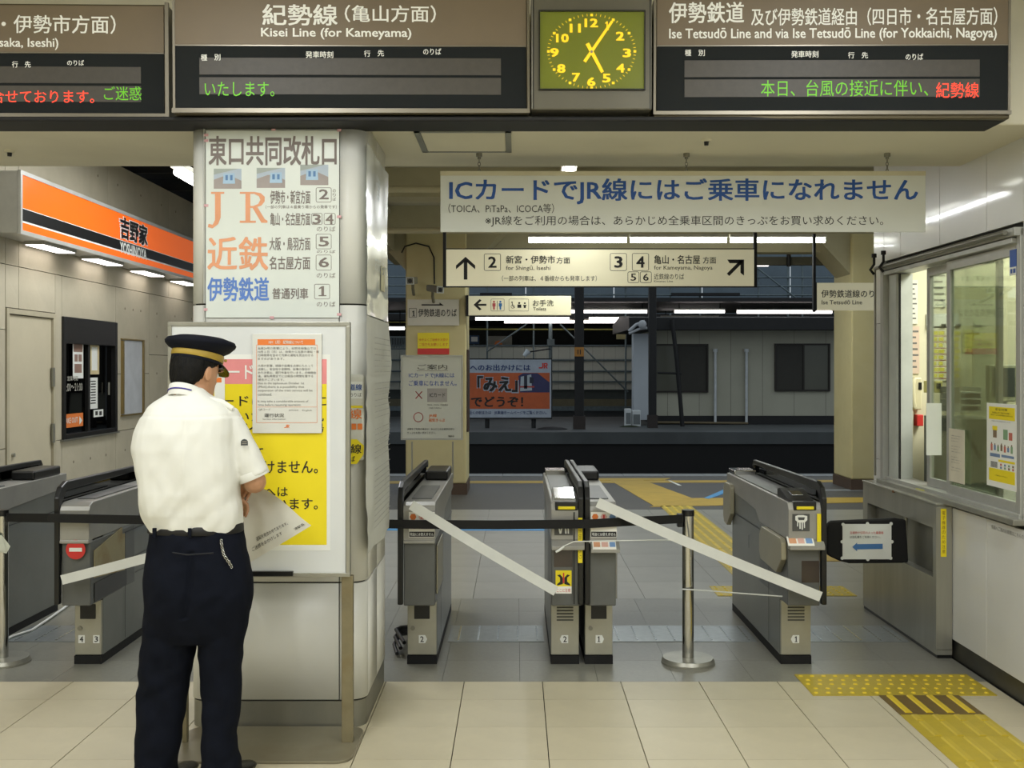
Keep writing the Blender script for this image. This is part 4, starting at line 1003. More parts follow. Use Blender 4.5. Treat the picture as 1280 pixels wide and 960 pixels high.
obj('latin_lettering', MB().text(pY, 'YOSHINOYA', 150.5, 307, 183.5, 320.5, .04, .001), m_paper, t)
for y in (8.45, 9.55, 10.75, 12.0):
    b = MB().box(LX + .04, LX + .2, y, y + .62, 2.575, 2.60); lm = obj('underlamp', b, _M['sign_housing'], t)
    obj('diffuser', MB().box(LX + .05, LX + .19, y + .01, y + .61, 2.57, 2.575), m_tube_far, lm)
# ================================================================== TICKET GATES
def gate(label, x0, x1, kind, guard, num, arrow, y0=5.84, y1=7.15, showwin=True, gin=0.0, chrome=False):
    """kind: 'slot' (ticket-side head with reader) or 'tail' (return side). guard: -1 left, +1 right"""
    yh = 5.66; t = thing('ticket_gate', label, 'ticket gate', ((x0 + x1) / 2, y0, 0), 'ticket gates across the passage')
    xc = (x0 + x1) / 2; w = x1 - x0
    obj('plinth', MB().box(x0 + .004, x1 - .004, y0 - .002, y1, 0, .045), m_matteblack, t)
    obj('body', MB().box(x0 + .004, x1 - .004, y0 + .02, y1, .045, .86), mat('gate_side', '#73756f', .36, .35, .06, 3, coat=.15), t, bevel=.004)
    # front door of the cabinet
    d = obj('cabinet_door', MB().box(x0 + .006, x1 - .006, y0, y0 + .02, .05, .345), m_gatesv if False else mat('cabinet_steel', '#a8a698', .36, .5, .05, 5), t, bevel=.003)
    ply = Plane((0, y0, 0))
    if showwin:
        obj('window', MB().box(xc - .042, xc + .042, y0 - .004, y0, .245, .325), m_black, d, bevel=.006)
        obj('lock', MB().cyl((x0 + .035, y0 - .008, .195), (x0 + .035, y0, .195), .012, 14), m_steel2, d)
    else:
        b = MB(); [b.box(xc - .045, xc + .045, y0 - .004, y0, .235 + .017 * i, .243 + .017 * i) for i in range(6)]
        obj('vent_slots', b, mat('vent_dark', '#55554e', .6), d)
    nums = num if isinstance(num, (list, tuple)) else [num]
    for i, n_ in enumerate(nums):
        cx_ = xc + (0 if len(nums) == 1 else (-.035, .045)[i]); zz = .135
        p = Plane((0, y0 - .0012, 0))
        kx = FPX / y0; px, py = CX + cx_ * kx, CY - (zz - EYE) * kx
        b = MB().ppoly(p, [(px - 4, py - 5), (px + 4, py - 5), (px + (6.5 if arrow > 0 else 4), py), (px + 4, py + 5), (px - 4, py + 5), (px - (6.5 if arrow < 0 else 4), py)] , .0)
        s_ = obj('number_sticker', b, m_paper, d)
        obj('number', MB().text(p, n_, px - 2.2, py - 3.6, px + 2.2, py + 3.6, .02, .0008), m_ink, s_)
    # upper head: dark lower part + silver upper part overhanging toward the viewer
    obj('lower_head', MB().box(x0 + .002, x1 - .002, yh + .02, y0 + .5, .35, .69), m_gatedk, t, bevel=.006)
    if kind == 'tail':
        prof = [(yh, .697), (yh, .855), (yh + .012, .88), (yh + .05, .896), (y1 + .13, .896), (y1 + .13, .80), (y0 + .6, .76), (y0 + .5, .697)]
        obj('upper_head', MB().prism([(a, c) for a, c in prof], (0, 0, 0), EY, EZ, EX, x0, x1), m_gatesv, t, bevel=.004)
        obj('top_plate', MB().box(x0 + .03, x1 - .03, yh + .16, y0 + .62, .896, .902), m_gatedk, t)
        obj('reader', MB().box(x0 + .02, x1 - .005, y1 - .35, y1 + .05, .896, .955), m_black, t, bevel=.012)
        obj('lip', MB().box(x0 + .001, x1 - .001, yh - .006, yh + .05, .682, .70), m_gatesv, t, bevel=.004)
    else:
        prof = [(yh, .70), (yh, .86), (yh + .02, .896), (y1 + .16, .896), (y1 + .16, .80), (y0 + .6, .76), (y0 + .5, .70)]
        obj('upper_head', MB().prism([(a, c) for a, c in prof], (0, 0, 0), EY, EZ, EX, x0, x1), m_gatesv, t, bevel=.004)
        # ticket slot with yellow tongue
        obj('slot_mouth', MB().box(xc - .06, xc + .06, yh - .004, yh + .05, .856, .902), m_black, t, bevel=.004)
        obj('ticket_tongue', MB().box(xc - .045, xc + .045, yh - .012, yh + .03, .862, .878), m_yellow, t, bevel=.003)
        wedge = [(yh + .035, .89), (yh + .035, .905), (yh + .25, .948), (yh + .29, .94), (yh + .29, .89)]
        obj('reader_unit', MB().prism(wedge, (0, 0, 0), EY, EZ, EX, x0 + .012, x1 - .03), m_gatesv if chrome else m_black, t, bevel=.004)
        obj('reader_plate', MB().obox((xc - .009, yh + .145, .9275), (1, 0, 0), Vector((0, 1, .2)).normalized(), Vector((0, -.2, 1)).normalized(), (w / 2 - .026) if chrome else .03, .095 if chrome else .035, 0, .006), m_chrome, t, bevel=.002)
        obj('top_deck', MB().box(x0 + .018, x1 - .018, yh + .32, y1 - .05, .896, .902), m_gatedk, t)
        obj('rear_cap', MB().box(x0 + .01, x1 - .02, y1 - .05, y1 + .15, .896, .93), m_chrome, t, bevel=.005)
        obj('lip', MB().prism([(yh - .03, .652), (yh - .03, .672), (yh + .0, .70), (yh + .03, .70), (yh + .03, .652)], (0, 0, 0), EY, EZ, EX, x0 + .002, x1 + .012), m_gatesv, t, bevel=.003)
    # barrier guard: tall black fin along one side
    gx = (x0 - .028 + gin) if guard < 0 else x1 - gin
    prof = [(yh - .006, .36), (yh + .03, .36), (yh + .045, .90), (yh + .09, .95), (y1 + .12, .955), (y1 + .15, .93), (y1 + .17, .95), (y1 + .14, .985), (yh + .10, 1.0), (yh + .03, .975), (yh - .006, .92)]
    obj('guard_rim', MB().prism(prof, (0, 0, 0), EY, EZ, EX, gx, gx + .028), m_black, t, bevel=.006)
    obj('guard_pane', MB().box(gx + .01, gx + .018, yh + .04, y1 + .12, .86, .955), glass('smoked_pane', '#4a4d4c', .06), t)
    return t
g0 = gate('ticket gate numbered 2 beside the white pillar, with an information frame behind it', X(508, 5.84), X(547, 5.84), 'tail', -1, '2', 1)
g1 = gate('left machine of the twin ticket gates, with vents and a yellow sticker', X(687.5, 5.84), X(725, 5.84), 'slot', 1, '2', -1, showwin=False, gin=.020, chrome=True)
g2 = gate('right machine of the twin ticket gates, with black cabinet window and number 1', X(728, 5.84) + .009, X(767, 5.84), 'tail', -1, '1', 1, gin=.020)
g3 = gate('ticket gate numbered 1 on the right side of the wide lane', X(975, 5.84), X(1015, 5.84), 'slot', 1, '1', -1, showwin=False)
g4 = gate('ticket gate numbered 4 and 3 with a red no entry disc, left of the man', X(92, 5.84), X(128, 5.84), 'tail', -1, ['4', '3'], 0)
g5 = gate('ticket gate at the far left edge, its front out of the picture', -3.21, -3.035, 'tail', -1, '4', 1)
# ---- prints and details on them
YG = 5.658
pH = Plane((0, YG, 0))
m_stk = mat('sticker_paper', '#f2f0e8', .4, 0, .02, 4)
def label_poster(par, x0, y0, x1, y1):
    w_ = (x1 - x0) / 3; s_ = obj('sticker', MB().prect(pH, x0, y0, x1, y1, 0, .001), m_stk, par)
    b = MB()
    for i in range(3): b.pdisc(pH, x0 + w_ * (i + .5), y0 + 6, 4.2, .0016, i, 6)
    b.prect(pH, x0 + w_ * 1.4, y0 + 3.5, x0 + w_ * 1.6, y0 + 8, .0016, .002, 3)
    obj('icons', b, [m_orange, mat('pale_pink', '#e2b5a8', .5), mat('pale_blue', '#7b9fd0', .5), m_red], s_)
    obj('caption_strip', MB().prect(pH, x0 + .5, y1 - 7, x1 - .5, y1 - .5, .001, .0016), m_ink, s_)
    obj('caption', MB().text(pH, '現金には使えません', x0 + 1.5, y1 - 5.8, x1 - 1.5, y1 - 1.8, .01, .0022), m_paper, s_)
    obj('text_lines', MB().text(pH, 'きっぷ専用', x0 + 2, y0 + 12, x1 - 2, y0 + 18, .008, .0022), m_orange, s_)
label_poster(g0, 511, 640, 543.5, 671.5)
label_poster(g2, 738.5, 640, 771, 671.5)
obj('lip_shelf', MB().prism([(YG - .05, .642), (YG - .05, .66), (YG + .0, .695), (YG + .02, .695), (YG + .02, .642)], (0, 0, 0), EY, EZ, EX, X(738, YG), X(774, YG)), m_gatesv, g2, bevel=.002)
obj('side_box', MB().box(X(767, 5.8), X(770, 5.8), 5.72, 6.05, .38, .62), m_gatesv, g2, bevel=.004)
pL2 = Plane((0, YG - .025, .6775), n=Vector((0, -.573, .819)))
obj('lip_sticker', MB().prect(pL2, 740.5, 676.5, 770, 687, 0.001, .002), m_stk, g2)
obj('lip_sticker_print', MB().prect(pL2, 742, 678, 750, 684, .002, .003, 0).prect(pL2, 752, 678, 760, 684, .002, .003, 1).prect(pL2, 762, 678, 769, 684, .002, .003, 2), [mat('pale_orange', '#dba27c', .5), _M['pale_pink'], _M['pale_blue']], g2)
# twin gate left machine
obj('icon_plate', MB().prect(pH, 693, 650, 716, 669, 0, .001), mat('icon_plate', '#4a4b49', .5), g1)
obj('hand_icon', MB().ppoly(pH, [(698, 660), (700, 660), (700.6, 664), (701.4, 660), (703, 660), (701.6, 667), (699.4, 667)], .002).ppoly(pH, [(706, 660), (708, 660), (708.3, 667), (706.3, 667)], .002).ppoly(pH, [(709.5, 660), (711, 660), (711.3, 667), (709.6, 667)], .002), m_paper, g1)
obj('display', MB().prect(Plane((0, yh_ := YG + .022, 0)), 692.5, 680, 715.5, 708.5, 0, .003), mat('display_dark', '#352b27', .15, coat=.5), g1)
pH2 = Plane((0, YG + .019, 0))
s_ = obj('yellow_sticker', MB().prect(pH2, 694.5, 713, 714.5, 733, 0, .001, 0).prect(pH2, 694.5, 733, 714.5, 742, 0, .001, 1), [m_yellow, m_stk], g1)
obj('sticker_print', MB().ppoly(pH2, [(696.5, 719), (700, 722), (700, 727), (696.5, 730), (696.5, 732), (703.5, 730), (703.5, 722), (700, 718)], .0015, 0).ppoly(pH2, [(712.5, 719), (709, 722), (709, 727), (712.5, 730), (712.5, 732), (705.5, 730), (705.5, 722), (709, 718)], .0015, 0).prect(pH2, 703.6, 716, 705.4, 729, .001, .002, 1).text(pH2, 'ここに注意', 696, 735.5, 713, 740, .004, .002, 1), [m_ink, m_red], s_)
obj('yellow_strip', MB().prect(pH, 722.5, 647, 728, 703.5, .004, .006), m_yellow, g1)
obj('yellow_strip_lettering', MB().text(Plane((0, YG - .007, 0)), '電子機器あり', 651.5 + 50, 673, 699 + 50, 677, 0, .0, rot=-math.pi / 2, fit=True).prect(pH, 724, 650, 724.4, 651, 0, .001), mat('dull_yellow_ink', '#a08a1c', .5), g1)
obj('rear_strip', MB().prect(pH, 716.8, 640, 718.4, 755, .0, .003), m_black, g1)
# wide lane gate
obj('icon_plate', MB().prect(pH, 990.5, 642.5, 1012, 664, 0, .001), _M['icon_plate'], g3)
b = MB().ppoly(pH, [(994, 645), (998, 643.8), (1004, 643.8), (1009, 645), (1009, 650), (1006, 653), (1006.2, 660), (1004.8, 660), (1004.6, 653), (1003.4, 653), (1003.4, 662), (1001.9, 662), (1001.9, 653), (1000.7, 653), (1000.7, 661), (999.2, 661), (999, 653), (997.6, 653), (997.4, 658), (996.2, 658), (996.4, 652), (994, 650)], .002)
obj('hand_icon', b, m_paper, g3)
obj('hand_icon_detail', MB().ppoly(pH, [(997, 646.5), (1006, 646.5), (1005, 650), (998, 650)], .0028), _M['icon_plate'], g3)
pL3 = Plane((0, YG - .015, .686), n=Vector((0, -.682, .731)))
obj('lip_sticker', MB().prect(pL3, 984, 671.5, 1017, 683, 0.004, .005), m_stk, g3)
obj('lip_sticker_print', MB().prect(pL3, 986, 673.5, 995, 680, .005, .006, 0).prect(pL3, 997, 673.5, 1005, 680, .005, .006, 1).prect(pL3, 1007, 673.5, 1015, 680, .005, .006, 2), [_M['pale_orange'], _M['pale_pink'], _M['pale_blue']], g3)
obj('display', MB().prect(Plane((0, YG + .022, 0)), 1002, 701, 1024, 728, 0, .003), _M['display_dark'], g3)
obj('yellow_strip', MB().prect(pH, 1021, 642, 1026, 680, .004, .006), m_yellow, g3)
def side_bulge(par, x, y0_, y1_, z0, z1, nm='side_housing'):
    p = [(y0_, z1 - .02), (y0_ + .03, z1), (y1_ - .05, z1), (y1_, z1 - .05), (y1_, z0 + .05), (y1_ - .03, z0 + .01), (y0_ + .12, z0), (y0_, z0 + .09)]
    obj(nm, MB().prism(p, (0, 0, 0), EY, EZ, EX, x - .028, x + .002), mat('side_cover', '#a09c88', .4, .35, .06, 3, dirt=('#8a7c50', 2, .3)), par, bevel=.005)
side_bulge(g3, X(975, 5.84), 5.70, 6.22, .50, .70); side_bulge(g3, X(975, 5.84), 7.06, 7.30, .56, .84)
seam = MB().box(X(975, 5.84) - .001, X(975, 5.84), 6.2, 7.15, .655, .66).box(X(975, 5.84) - .001, X(975, 5.84), 6.1, 6.104, .06, .64).box(X(975, 5.84) - .001, X(975, 5.84), 6.62, 6.624, .5, .58)
obj('side_seam', seam, m_black, g3)
obj('side_seam', MB().box(X(547, 5.84), X(547, 5.84) + .001, 6.2, 7.15, .655, .66).box(X(547, 5.84), X(547, 5.84) + .001, 6.1, 6.104, .06, .64), m_black, g0)
obj('side_housing', MB().box(X(547, 5.84), X(547, 5.84) + .008, 5.74, 6.15, .40, .66), _M['side_cover'], g0, bevel=.003)
xr = X(128, 5.84)
obj('side_cover', MB().prism([(5.72, .49), (5.72, .635), (6.12, .70), (6.12, .66), (6.16, .66), (6.16, .45)], (0, 0, 0), EY, EZ, EX, xr, xr + .006), mat('stained_cover', '#a29874', .5, .2, .05, 3, dirt=('#7d5f20', 5, .7)), g4)
obj('side_recess', MB().box(xr, xr + .002, 5.73, 6.2, .36, .46), m_black, g4)
obj('side_seam', MB().box(xr, xr + .001, 6.18, 7.15, .66, .665).box(xr, xr + .001, 6.18, 6.184, .06, .66).box(xr, xr + .0012, 6.35, 6.75, .40, .403).box(xr, xr + .0012, 6.35, 6.75, .50, .503).box(xr, xr + .0012, 6.75, 6.753, .40, .503), m_black, g4)
obj('no_entry_disc', MB().pdisc(pH, 94.5, 687, 12.2, .0, 0, 28).prect(pH, 86.5, 684.8, 102.5, 689.5, .0005, .001, 1), [m_red, m_paper], g4, label='red no entry disc with white bar')
obj('side_seam', MB().box(-3.034, -3.033, 5.6, 7.15, .66, .665).box(-3.034, -3.033, 6.0, 6.22, .50, .503).box(-3.034, -3.033, 6.0, 6.22, .38, .383).box(-3.034, -3.033, 6.22, 6.223, .38, .503), m_black, g5)
obj('lock', MB().cyl((-3.033, 6.05, .42), (-3.025, 6.05, .42), .014, 12), m_steel2, g5)

# ---- steel gate counter at the right with the black flap
cx0, cx1, cy0, cy1 = 2.322, WX - .002, 5.95, 7.21
ct = thing('steel_counter', 'brushed steel counter block under the office window with a recessed slot', 'counter', ((cx0 + cx1) / 2, 6.6, 0))
oy0, oy1, oz0, oz1 = 6.0, 7.12, .44, .715
b = MB().box(cx0, cx1, cy0, cy1, .02, oz0).box(cx0, cx1, cy0, cy1, oz1, .845).box(cx0, cx1, cy0, oy0, oz0, oz1).box(cx0, cx1, oy1, cy1, oz0, oz1)
obj('body', b, m_steel, ct)
obj('recess', MB().box(cx0 + .055, cx1 - .004, oy0, oy1, oz0, oz1), m_steel2, ct)
obj('top', MB().box(cx0 - .008, cx1, cy0 - .008, cy1, .845, .857), m_steel, ct, bevel=.004)
obj('front_post', MB().box(cx0 - .004, cx1 - .002, cy0 - .006, cy0, .05, .84), m_steel, ct, bevel=.002)
obj('foot', MB().box(cx0 + .006, cx1, cy0 + .006, cy1, 0, .02), m_black, ct)
pCt = Plane((0, cy0 - .007, 0))
obj('yellow_strip', MB().prect(pCt, 1176, 636, 1183, 696, 0, .001), m_yellow, ct)
b = MB()
for i, c_ in enumerate('電子機器のため注意'): b.text(pCt, c_, 1177.5, 639 + 6 * i, 1181.5, 643.5 + 6 * i, .004, .002)
obj('strip_lettering', b, mat('olive_ink', '#8a6a1c', .6), ct)
fy = 6.45; pFl = Plane((0, fy, 0))
fl_ = thing('barrier_flap', 'black rounded barrier flap closed across the lane from the steel counter', 'barrier', (X(1090, fy), fy, Z(705, fy)))
pts = [(1037, 653), (1040, 651.5), (1120, 648), (1133, 650), (1136, 703), (1128, 704), (1062, 704.5), (1050, 701.5), (1036, 695), (1034, 691), (1034, 657)]
obj('flap', MB().prism([((p := pFl.hit(*q)).x, p.z) for q in pts], (0, 0, 0), EX, EZ, EY, fy, fy + .04), m_matteblack, fl_, bevel=.01)
obj('hinge_post', MB().cyl((X(1133.5, fy), fy + .02, .44), (X(1133.5, fy), fy + .02, .712), .012, 12), m_steel, fl_)
no = thing('arrow_notice', 'white notice with a blue left arrow taped on the black flap', 'notice', (X(1083, fy), fy, Z(699, fy)))
b = MB().prect(pFl, 1053, 655, 1114, 699, .001, .004)
obj('sheet', b, m_paper, no)
b = MB()
for px, py in ((1053.5, 655.5), (1084, 654.5), (1113.5, 654.5), (1052.5, 677), (1114.5, 677), (1052.5, 697.5), (1084.5, 699), (1113, 697.5)): b.pdisc(pFl, px, py, 2.2, .0052, 0, 10)
obj('tape_dots', b, m_paper, no)
obj('arrow', MB().ppoly(pFl, [(1065, 683.5), (1071, 678), (1071, 680), (1103, 679.5), (1103, 686), (1071, 686.5), (1071, 689)], .0056), mat('arrow_blue', '#4a7cb8', .5), no)
obj('lettering_red', MB().text(pFl, '定期券や切符の人った乗車券', 1062, 664, 1104, 667.6, .006, .0056), m_red, no)
obj('lettering', MB().text(pFl, 'は左札機をご利用ください。', 1062, 669.4, 1100, 672.6, .006, .0056), m_ink, no)

# ---- belt posts, belt, tapes, strings
def post(x, y, label):
    t = thing('belt_post', label, 'barrier post', (x, y, 0))
    obj('base', MB().cyl((x, y, 0), (x, y, .012), .146, 40).cyl((x, y, .012), (x, y, .03), .144, 40, .135), m_steel, t)
    obj('pole', MB().cyl((x, y, .03), (x, y, .80), .031, 24), m_chrome, t)
    obj('cap', MB().cyl((x, y, .80), (x, y, .832), .034, 24), m_black, t, bevel=.004)
    obj('belt_cassette', MB().box(x - .06, x - .03, y - .025, y + .02, .74, .812), m_black, t, bevel=.004)
    return t
post(X(860, 5.87), 5.87, 'chrome belt post standing in the wide lane')
post(X(3, 5.87), 5.87, 'chrome belt post at the far left edge of the picture')
def ribbon(pts, h, m, name, label, cat, up=EZ, th=.002):
    pts = [Vector(p) for p in pts]; up = Vector(up); A = []; n = len(pts)
    for i, p in enumerate(pts):
        d = (pts[min(i + 1, n - 1)] - pts[max(i - 1, 0)]).normalized(); u = (up - d * up.dot(d)).normalized(); s = d.cross(u)
        A.append([p - u * h / 2 - s * th, p + u * h / 2 - s * th, p + u * h / 2 + s * th, p - u * h / 2 + s * th])
    return obj(name, MB().loft(A, smooth=False), m, None, label, cat)
yb_ = 5.622
P0 = Vector((X(854, 5.85), 5.85, Z(648.5, 5.85)))
pts = [Vector((X(3, 5.87) + .03, 5.85, Z(647, 5.85))), W(60, 647.5, yb_ - .01), W(190, 650, yb_ - .01), W(520, 655.5, yb_ - .01), W(620, 656, yb_ - .01), W(730, 655, yb_ - .01), W(775, 652.5, yb_ + .02), P0]
q = []
for a, c in zip(pts, pts[1:]):
    for k in range(6): q.append(a.lerp(c, k / 6))
q.append(pts[-1])
ribbon(q, .046, m_matteblack, 'retractable_belt', 'long black belt stretched between the two chrome posts across the gates', 'belt')
m_tape = mat('white_tape', '#d9dbd6', .35, 0, .03, 8)
def tape(p, q_, label, h=.052, sag=.0, n=14):
    pts = [Vector(p).lerp(Vector(q_), k / n) - EZ * sag * math.sin(math.pi * k / n) for k in range(n + 1)]
    tw_ = [Vector((0, 0, 1)) for _ in pts]
    t = ribbon(pts, h, m_tape, 'barrier_tape', label, 'tape')
    t['group'] = 'white tapes closing the lanes'
    return t
t = tape(W(514, 631, 5.60), W(695, 739, 5.60), 'white tape slanting down from gate 2 to the twin gates', sag=.006)
t = tape(W(747, 628, 5.60), W(1026, 746, 5.60), 'white tape slanting down from the twin gates past the belt post to the right gate', sag=.01)
t = tape(W(77, 725, 5.60), W(300, 664, 5.66), 'white tape rising from the gate with the red disc towards the pillar', sag=.006, h=.05)
obj('string', MB().tube([W(696, 689, 5.59), W(704, 683, 5.59), W(717, 677, 5.58), W(760, 676, 5.59), W(820, 675, 5.7), W(853, 675, 5.83)], .0028, 6), m_paper, None, 'thin white string tied from the twin gates to the belt post', 'string')
obj('string', MB().tube([W(695, 690, 5.59), W(700, 687.5, 5.585), W(705, 683, 5.585)], .006, 6), m_paper, None, 'loose knotted end of white string on the twin gates', 'string')
obj('string', MB().tube([W(853, 736.5, 5.83), W(880, 738, 5.8), W(930, 742, 5.8), W(978, 745.5, 5.79)], .004, 6), m_tape, None, 'thin pale string low between the belt post and the right gate', 'string')
obj('white_cable', MB().tube([Vector((-3.0, 5.5, .012))] + [Vector((X(px, YF(py)), YF(py), .012)) for px, py in ((15, 798), (40, 790), (62, 775), (90, 755), (104, 750))], .008, 8), m_paper, None, 'white cable lying along the floor beside the far left gate', 'cable')
pA = Plane((0, 5.80, 0))
obj('crumpled_paper', MB().ppoly(pA, [(-12, 668), (2, 669), (7, 675), (13, 683), (8, 692), (2, 690), (-12, 694)], 0).ppoly(pA, [(-12, 672), (4, 674), (9, 688), (-12, 690)], .006), mat('paper_greenish', '#cfd3c4', .6), None, 'crumpled white paper stuck on the far left belt post', 'paper')
b = MB()
for k in range(3):
    b.tube([(-.66 + .02 * k, 5.98, .02 + .03 * k), (-.69, 6.1 + .05 * k, .04 + .03 * k), (-.67, 6.25, .06 + .02 * k), (-.64, 6.4, .03 + .02 * k), (-.68, 6.5, .02)], .011, 8)
obj('cable_bundle', b, m_black, None, 'dark bundle of cables on the floor between the pillar and gate 2', 'cable')
# ================================================================== ACROSS THE TRACKS
m_pit = mat('track_ballast', '#141413', .95, 0, .3, 20)
m_bplat = mat('far_platform_concrete', '#4b4f50', .7, 0, .1, 1, dirt=('#303334', .6, .5))
b = MB().box(-30, 30, 16.3, 60, -1.3, -1.1)
obj('track_bed', b, m_pit, None, kind='structure')
for y in (18.0, 19.07, 22.2, 23.27):
    obj('rail', MB().box(-30, 30, y, y + .06, -1.1, -.98), mat('rail_steel', '#3a342f', .5, .6), None, 'long rail nearest the near platform' if y == 18.0 else 'second rail from the near platform' if y == 19.07 else 'third rail from the near platform' if y < 23 else 'rail nearest the island platform', 'rail')
obj('near_platform_wall', MB().box(-30, 30, 16.25, 16.32, -1.1, -.02), m_matteblack, None, kind='structure')
isl = struct('floor', (0, 30, -.02))
obj('platform_slab', MB().box(-30, 30, 27.2, 36, -.3, -.0), m_bplat, isl)
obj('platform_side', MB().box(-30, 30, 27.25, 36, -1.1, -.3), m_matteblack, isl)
obj('platform_slab', MB().box(-30, 30, 41, 50, -.3, .0), m_bplat, isl)
# building on the island platform
YO = 31.0
bd = thing('platform_building', 'grey boarded building on the island platform with two dark windows', 'building', (X(945, YO), YO + 2, 0))
m_ow = mat('building_wall', '#aaa897', .8, 0, .04, .8, dirt=('#87877c', .5, .4))
xl, xr_ = X(817, YO), X(1160, YO)
obj('wall', MB().box(xl, xr_, YO, YO + 3.5, .25, Z(404, YO)), m_ow, bd)
obj('plinth', MB().box(xl, xr_, YO - .02, YO + 3.5, 0, .25), m_iron, bd)
b = MB()
k = 0
x = xl + .4
while x < xr_:
    b.box(x, x + .006, YO - .003, YO, .25, Z(412, YO)); x += .91
obj('board_joints', b, m_iron, bd, kind='stuff')
obj('roof', MB().prism([(YO - .9, Z(412, YO - .9)), (YO - .9, Z(397, YO - .9)), (YO + 1.8, Z(392, YO)), (YO + 4.2, Z(399, YO)), (YO + 4.2, Z(412, YO))], (0, 0, 0), EY, EZ, EX, xl - .8, xr_), m_iron, bd)
obj('white_end_wall', MB().box(X(792, 30.6), X(812, 30.6), 30.6, 31.1, .15, Z(417, 30.6)), mat('end_wall_white', '#b4bac0', .7, 0, .04, 1), bd)
m_wf = mat('bronze_window_frame', '#231d16', .5, .2); m_wg = mat('dull_window_pane', '#4d4d40', .3, 0, .05, 1); m_wg2 = mat('dark_window_screen', '#2c2a22', .6)
pO = Plane((0, YO, 0))
for (a, c, d, e, mid, dark) in ((818, 885, 430, 490.5, 848, 1), (968, 1037, 429.5, 489, 1004, 0)):
    w_ = obj('window', MB().pframe(pO, a, d, c, e, 2, 0, .08).prect(pO, mid - 1, d, mid + 1, e, 0, .06), m_wf, bd)
    obj('pane', MB().prect(pO, a + 2, d + 2, mid - 1, e - 2, 0, .03), m_wg if dark else m_wg2, w_)
    obj('pane', MB().prect(pO, mid + 1, d + 2, c - 2, e - 2, 0, .03), m_wg2 if dark else m_wg, w_)
for px in (894, 933):
    obj('drain_pipe', MB().cyl(W(px, 438, YO - .08), W(px, 528, YO - .08), .04, 8).cyl(W(px, 436, YO - .08), W(px, 440, YO - .08), .07, 8), mat('pipe_white', '#c5c9ca', .5), bd)
obj('floor_pipe', MB().cyl(W(820, 528, YO - .1), W(935, 529, YO - .1), .035, 8), mat('pipe_tan', '#6b5f47', .6), bd)
b = MB().tube([W(840, 400, 29.9), W(846, 450, 29.9), W(853, 533, 29.9)], .06, 6).tube([W(822, 466, 29.9), W(852, 467, 29.9)], .03, 6)
obj('ladder_frame', b, m_iron, None, 'dark slanting pole with a cross bar leaning before the platform building', 'pole')
for i, (a, c, d, e) in enumerate(((781.5, 789.5, 511, 534), (790.5, 801, 513, 534.5))):
    t = thing('air_conditioner_unit', ['left', 'right'][i] + ' pale outdoor unit of the pair at the foot of the white end wall', 'air conditioner', W((a + c) / 2, e, 30.0))
    p_ = Plane((0, 30.0, 0)); obj('case', MB().prect(p_, a, d, c, e, -.3, 0), mat('unit_white', '#d5dadb', .5), t, bevel=.02)
    obj('grille', MB().prect(p_, a + 1, d + 5, c - 1, e - 4, 0, .01), mat('unit_grille', '#6f7577', .5), t)
obj('weed_clump', MB().sphere(W(787, 536, 29.6), (.35, .2, .1), 10, 6), mat('weeds', '#26301a', .9, 0, .3, 20, bump=.8, bscale=30), None, 'low dark green weeds beside the outdoor units', 'weeds', kind='stuff')
# black canopy posts
def cpost(px, w_, y, z1, lab, tag_=False):
    t = thing('canopy_post', lab, 'post', W(px, YF(y) if False else CY + EYE * FPX / y, y))
    x = X(px, y); obj('shaft', MB().box(x - w_ / 2, x + w_ / 2, y - w_ / 2, y + w_ / 2, 0, z1), m_iron, t, bevel=.02)
    obj('base_collar', MB().box(x - w_ * .65, x + w_ * .65, y - w_ * .65, y + w_ * .65, 0, .35), mat('post_brown', '#2a211d', .6), t)
    if tag_:
        p_ = Plane((0, y - w_ / 2 - .005, 0)); obj('orange_plate', MB().prect(p_, px - w_ / 2 * FPX / y - .3, 434, px + w_ / 2 * FPX / y + .3, 445.5, 0, .01), mat('dull_orange', '#a8722c', .6), t)
        obj('plate_marks', MB().prect(p_, px - 2.2, 437, px - 1, 443, .01, .012).prect(p_, px + .8, 437, px + 2, 443, .01, .012), m_ink, t)
cpost(724, .24, 28.6, 4.0, 'black canopy post with an orange plate on the island platform', True)
cpost(815.5, .2, 29.2, 4.0, 'black canopy post at the left corner of the platform building')
# billboard
YQ = 29.0; pW = Plane((0, YQ, 0))
t = thing('billboard', 'orange and white platform billboard with a train picture', 'billboard', W(636, 535, YQ))
obj('panel', MB().prect(pW, 560, 448, 690, 524, -.12, 0), m_iron, t)
obj('print_white', MB().prect(pW, 562, 449.5, 689, 522, 0, .005), mat('billboard_white', '#a5adb8', .5), t)
obj('print_orange', MB().prect(pW, 562, 466, 687, 511, .005, .008), mat('billboard_orange', '#b9582c', .5), t)
obj('lettering_blue', MB().text(pW, '名古屋へのお出かけには', 559, 455.5, 663, 463.5, .03, .012).text(pW, 'くわしくはお近くの駅または　JR東海ホームページをご覧ください。', 563, 513.5, 683, 518.5, .01, .012), mat('billboard_blue', '#1e3568', .5), t)
obj('lettering_outline', MB().text(pW, '快速「みえ」', 548, 469, 648.5, 491.5, .12, .010), _M['billboard_white'], t)
obj('lettering', MB().text(pW, '快速「みえ」', 549, 470, 647, 490, .055, .014).text(pW, 'でどうぞ！', 589, 495.5, 654, 508.5, .035, .014), m_ink, t)
obj('emblem', jrmark(MB(), pW, 679, 457.5, 11, .012), m_red, t)
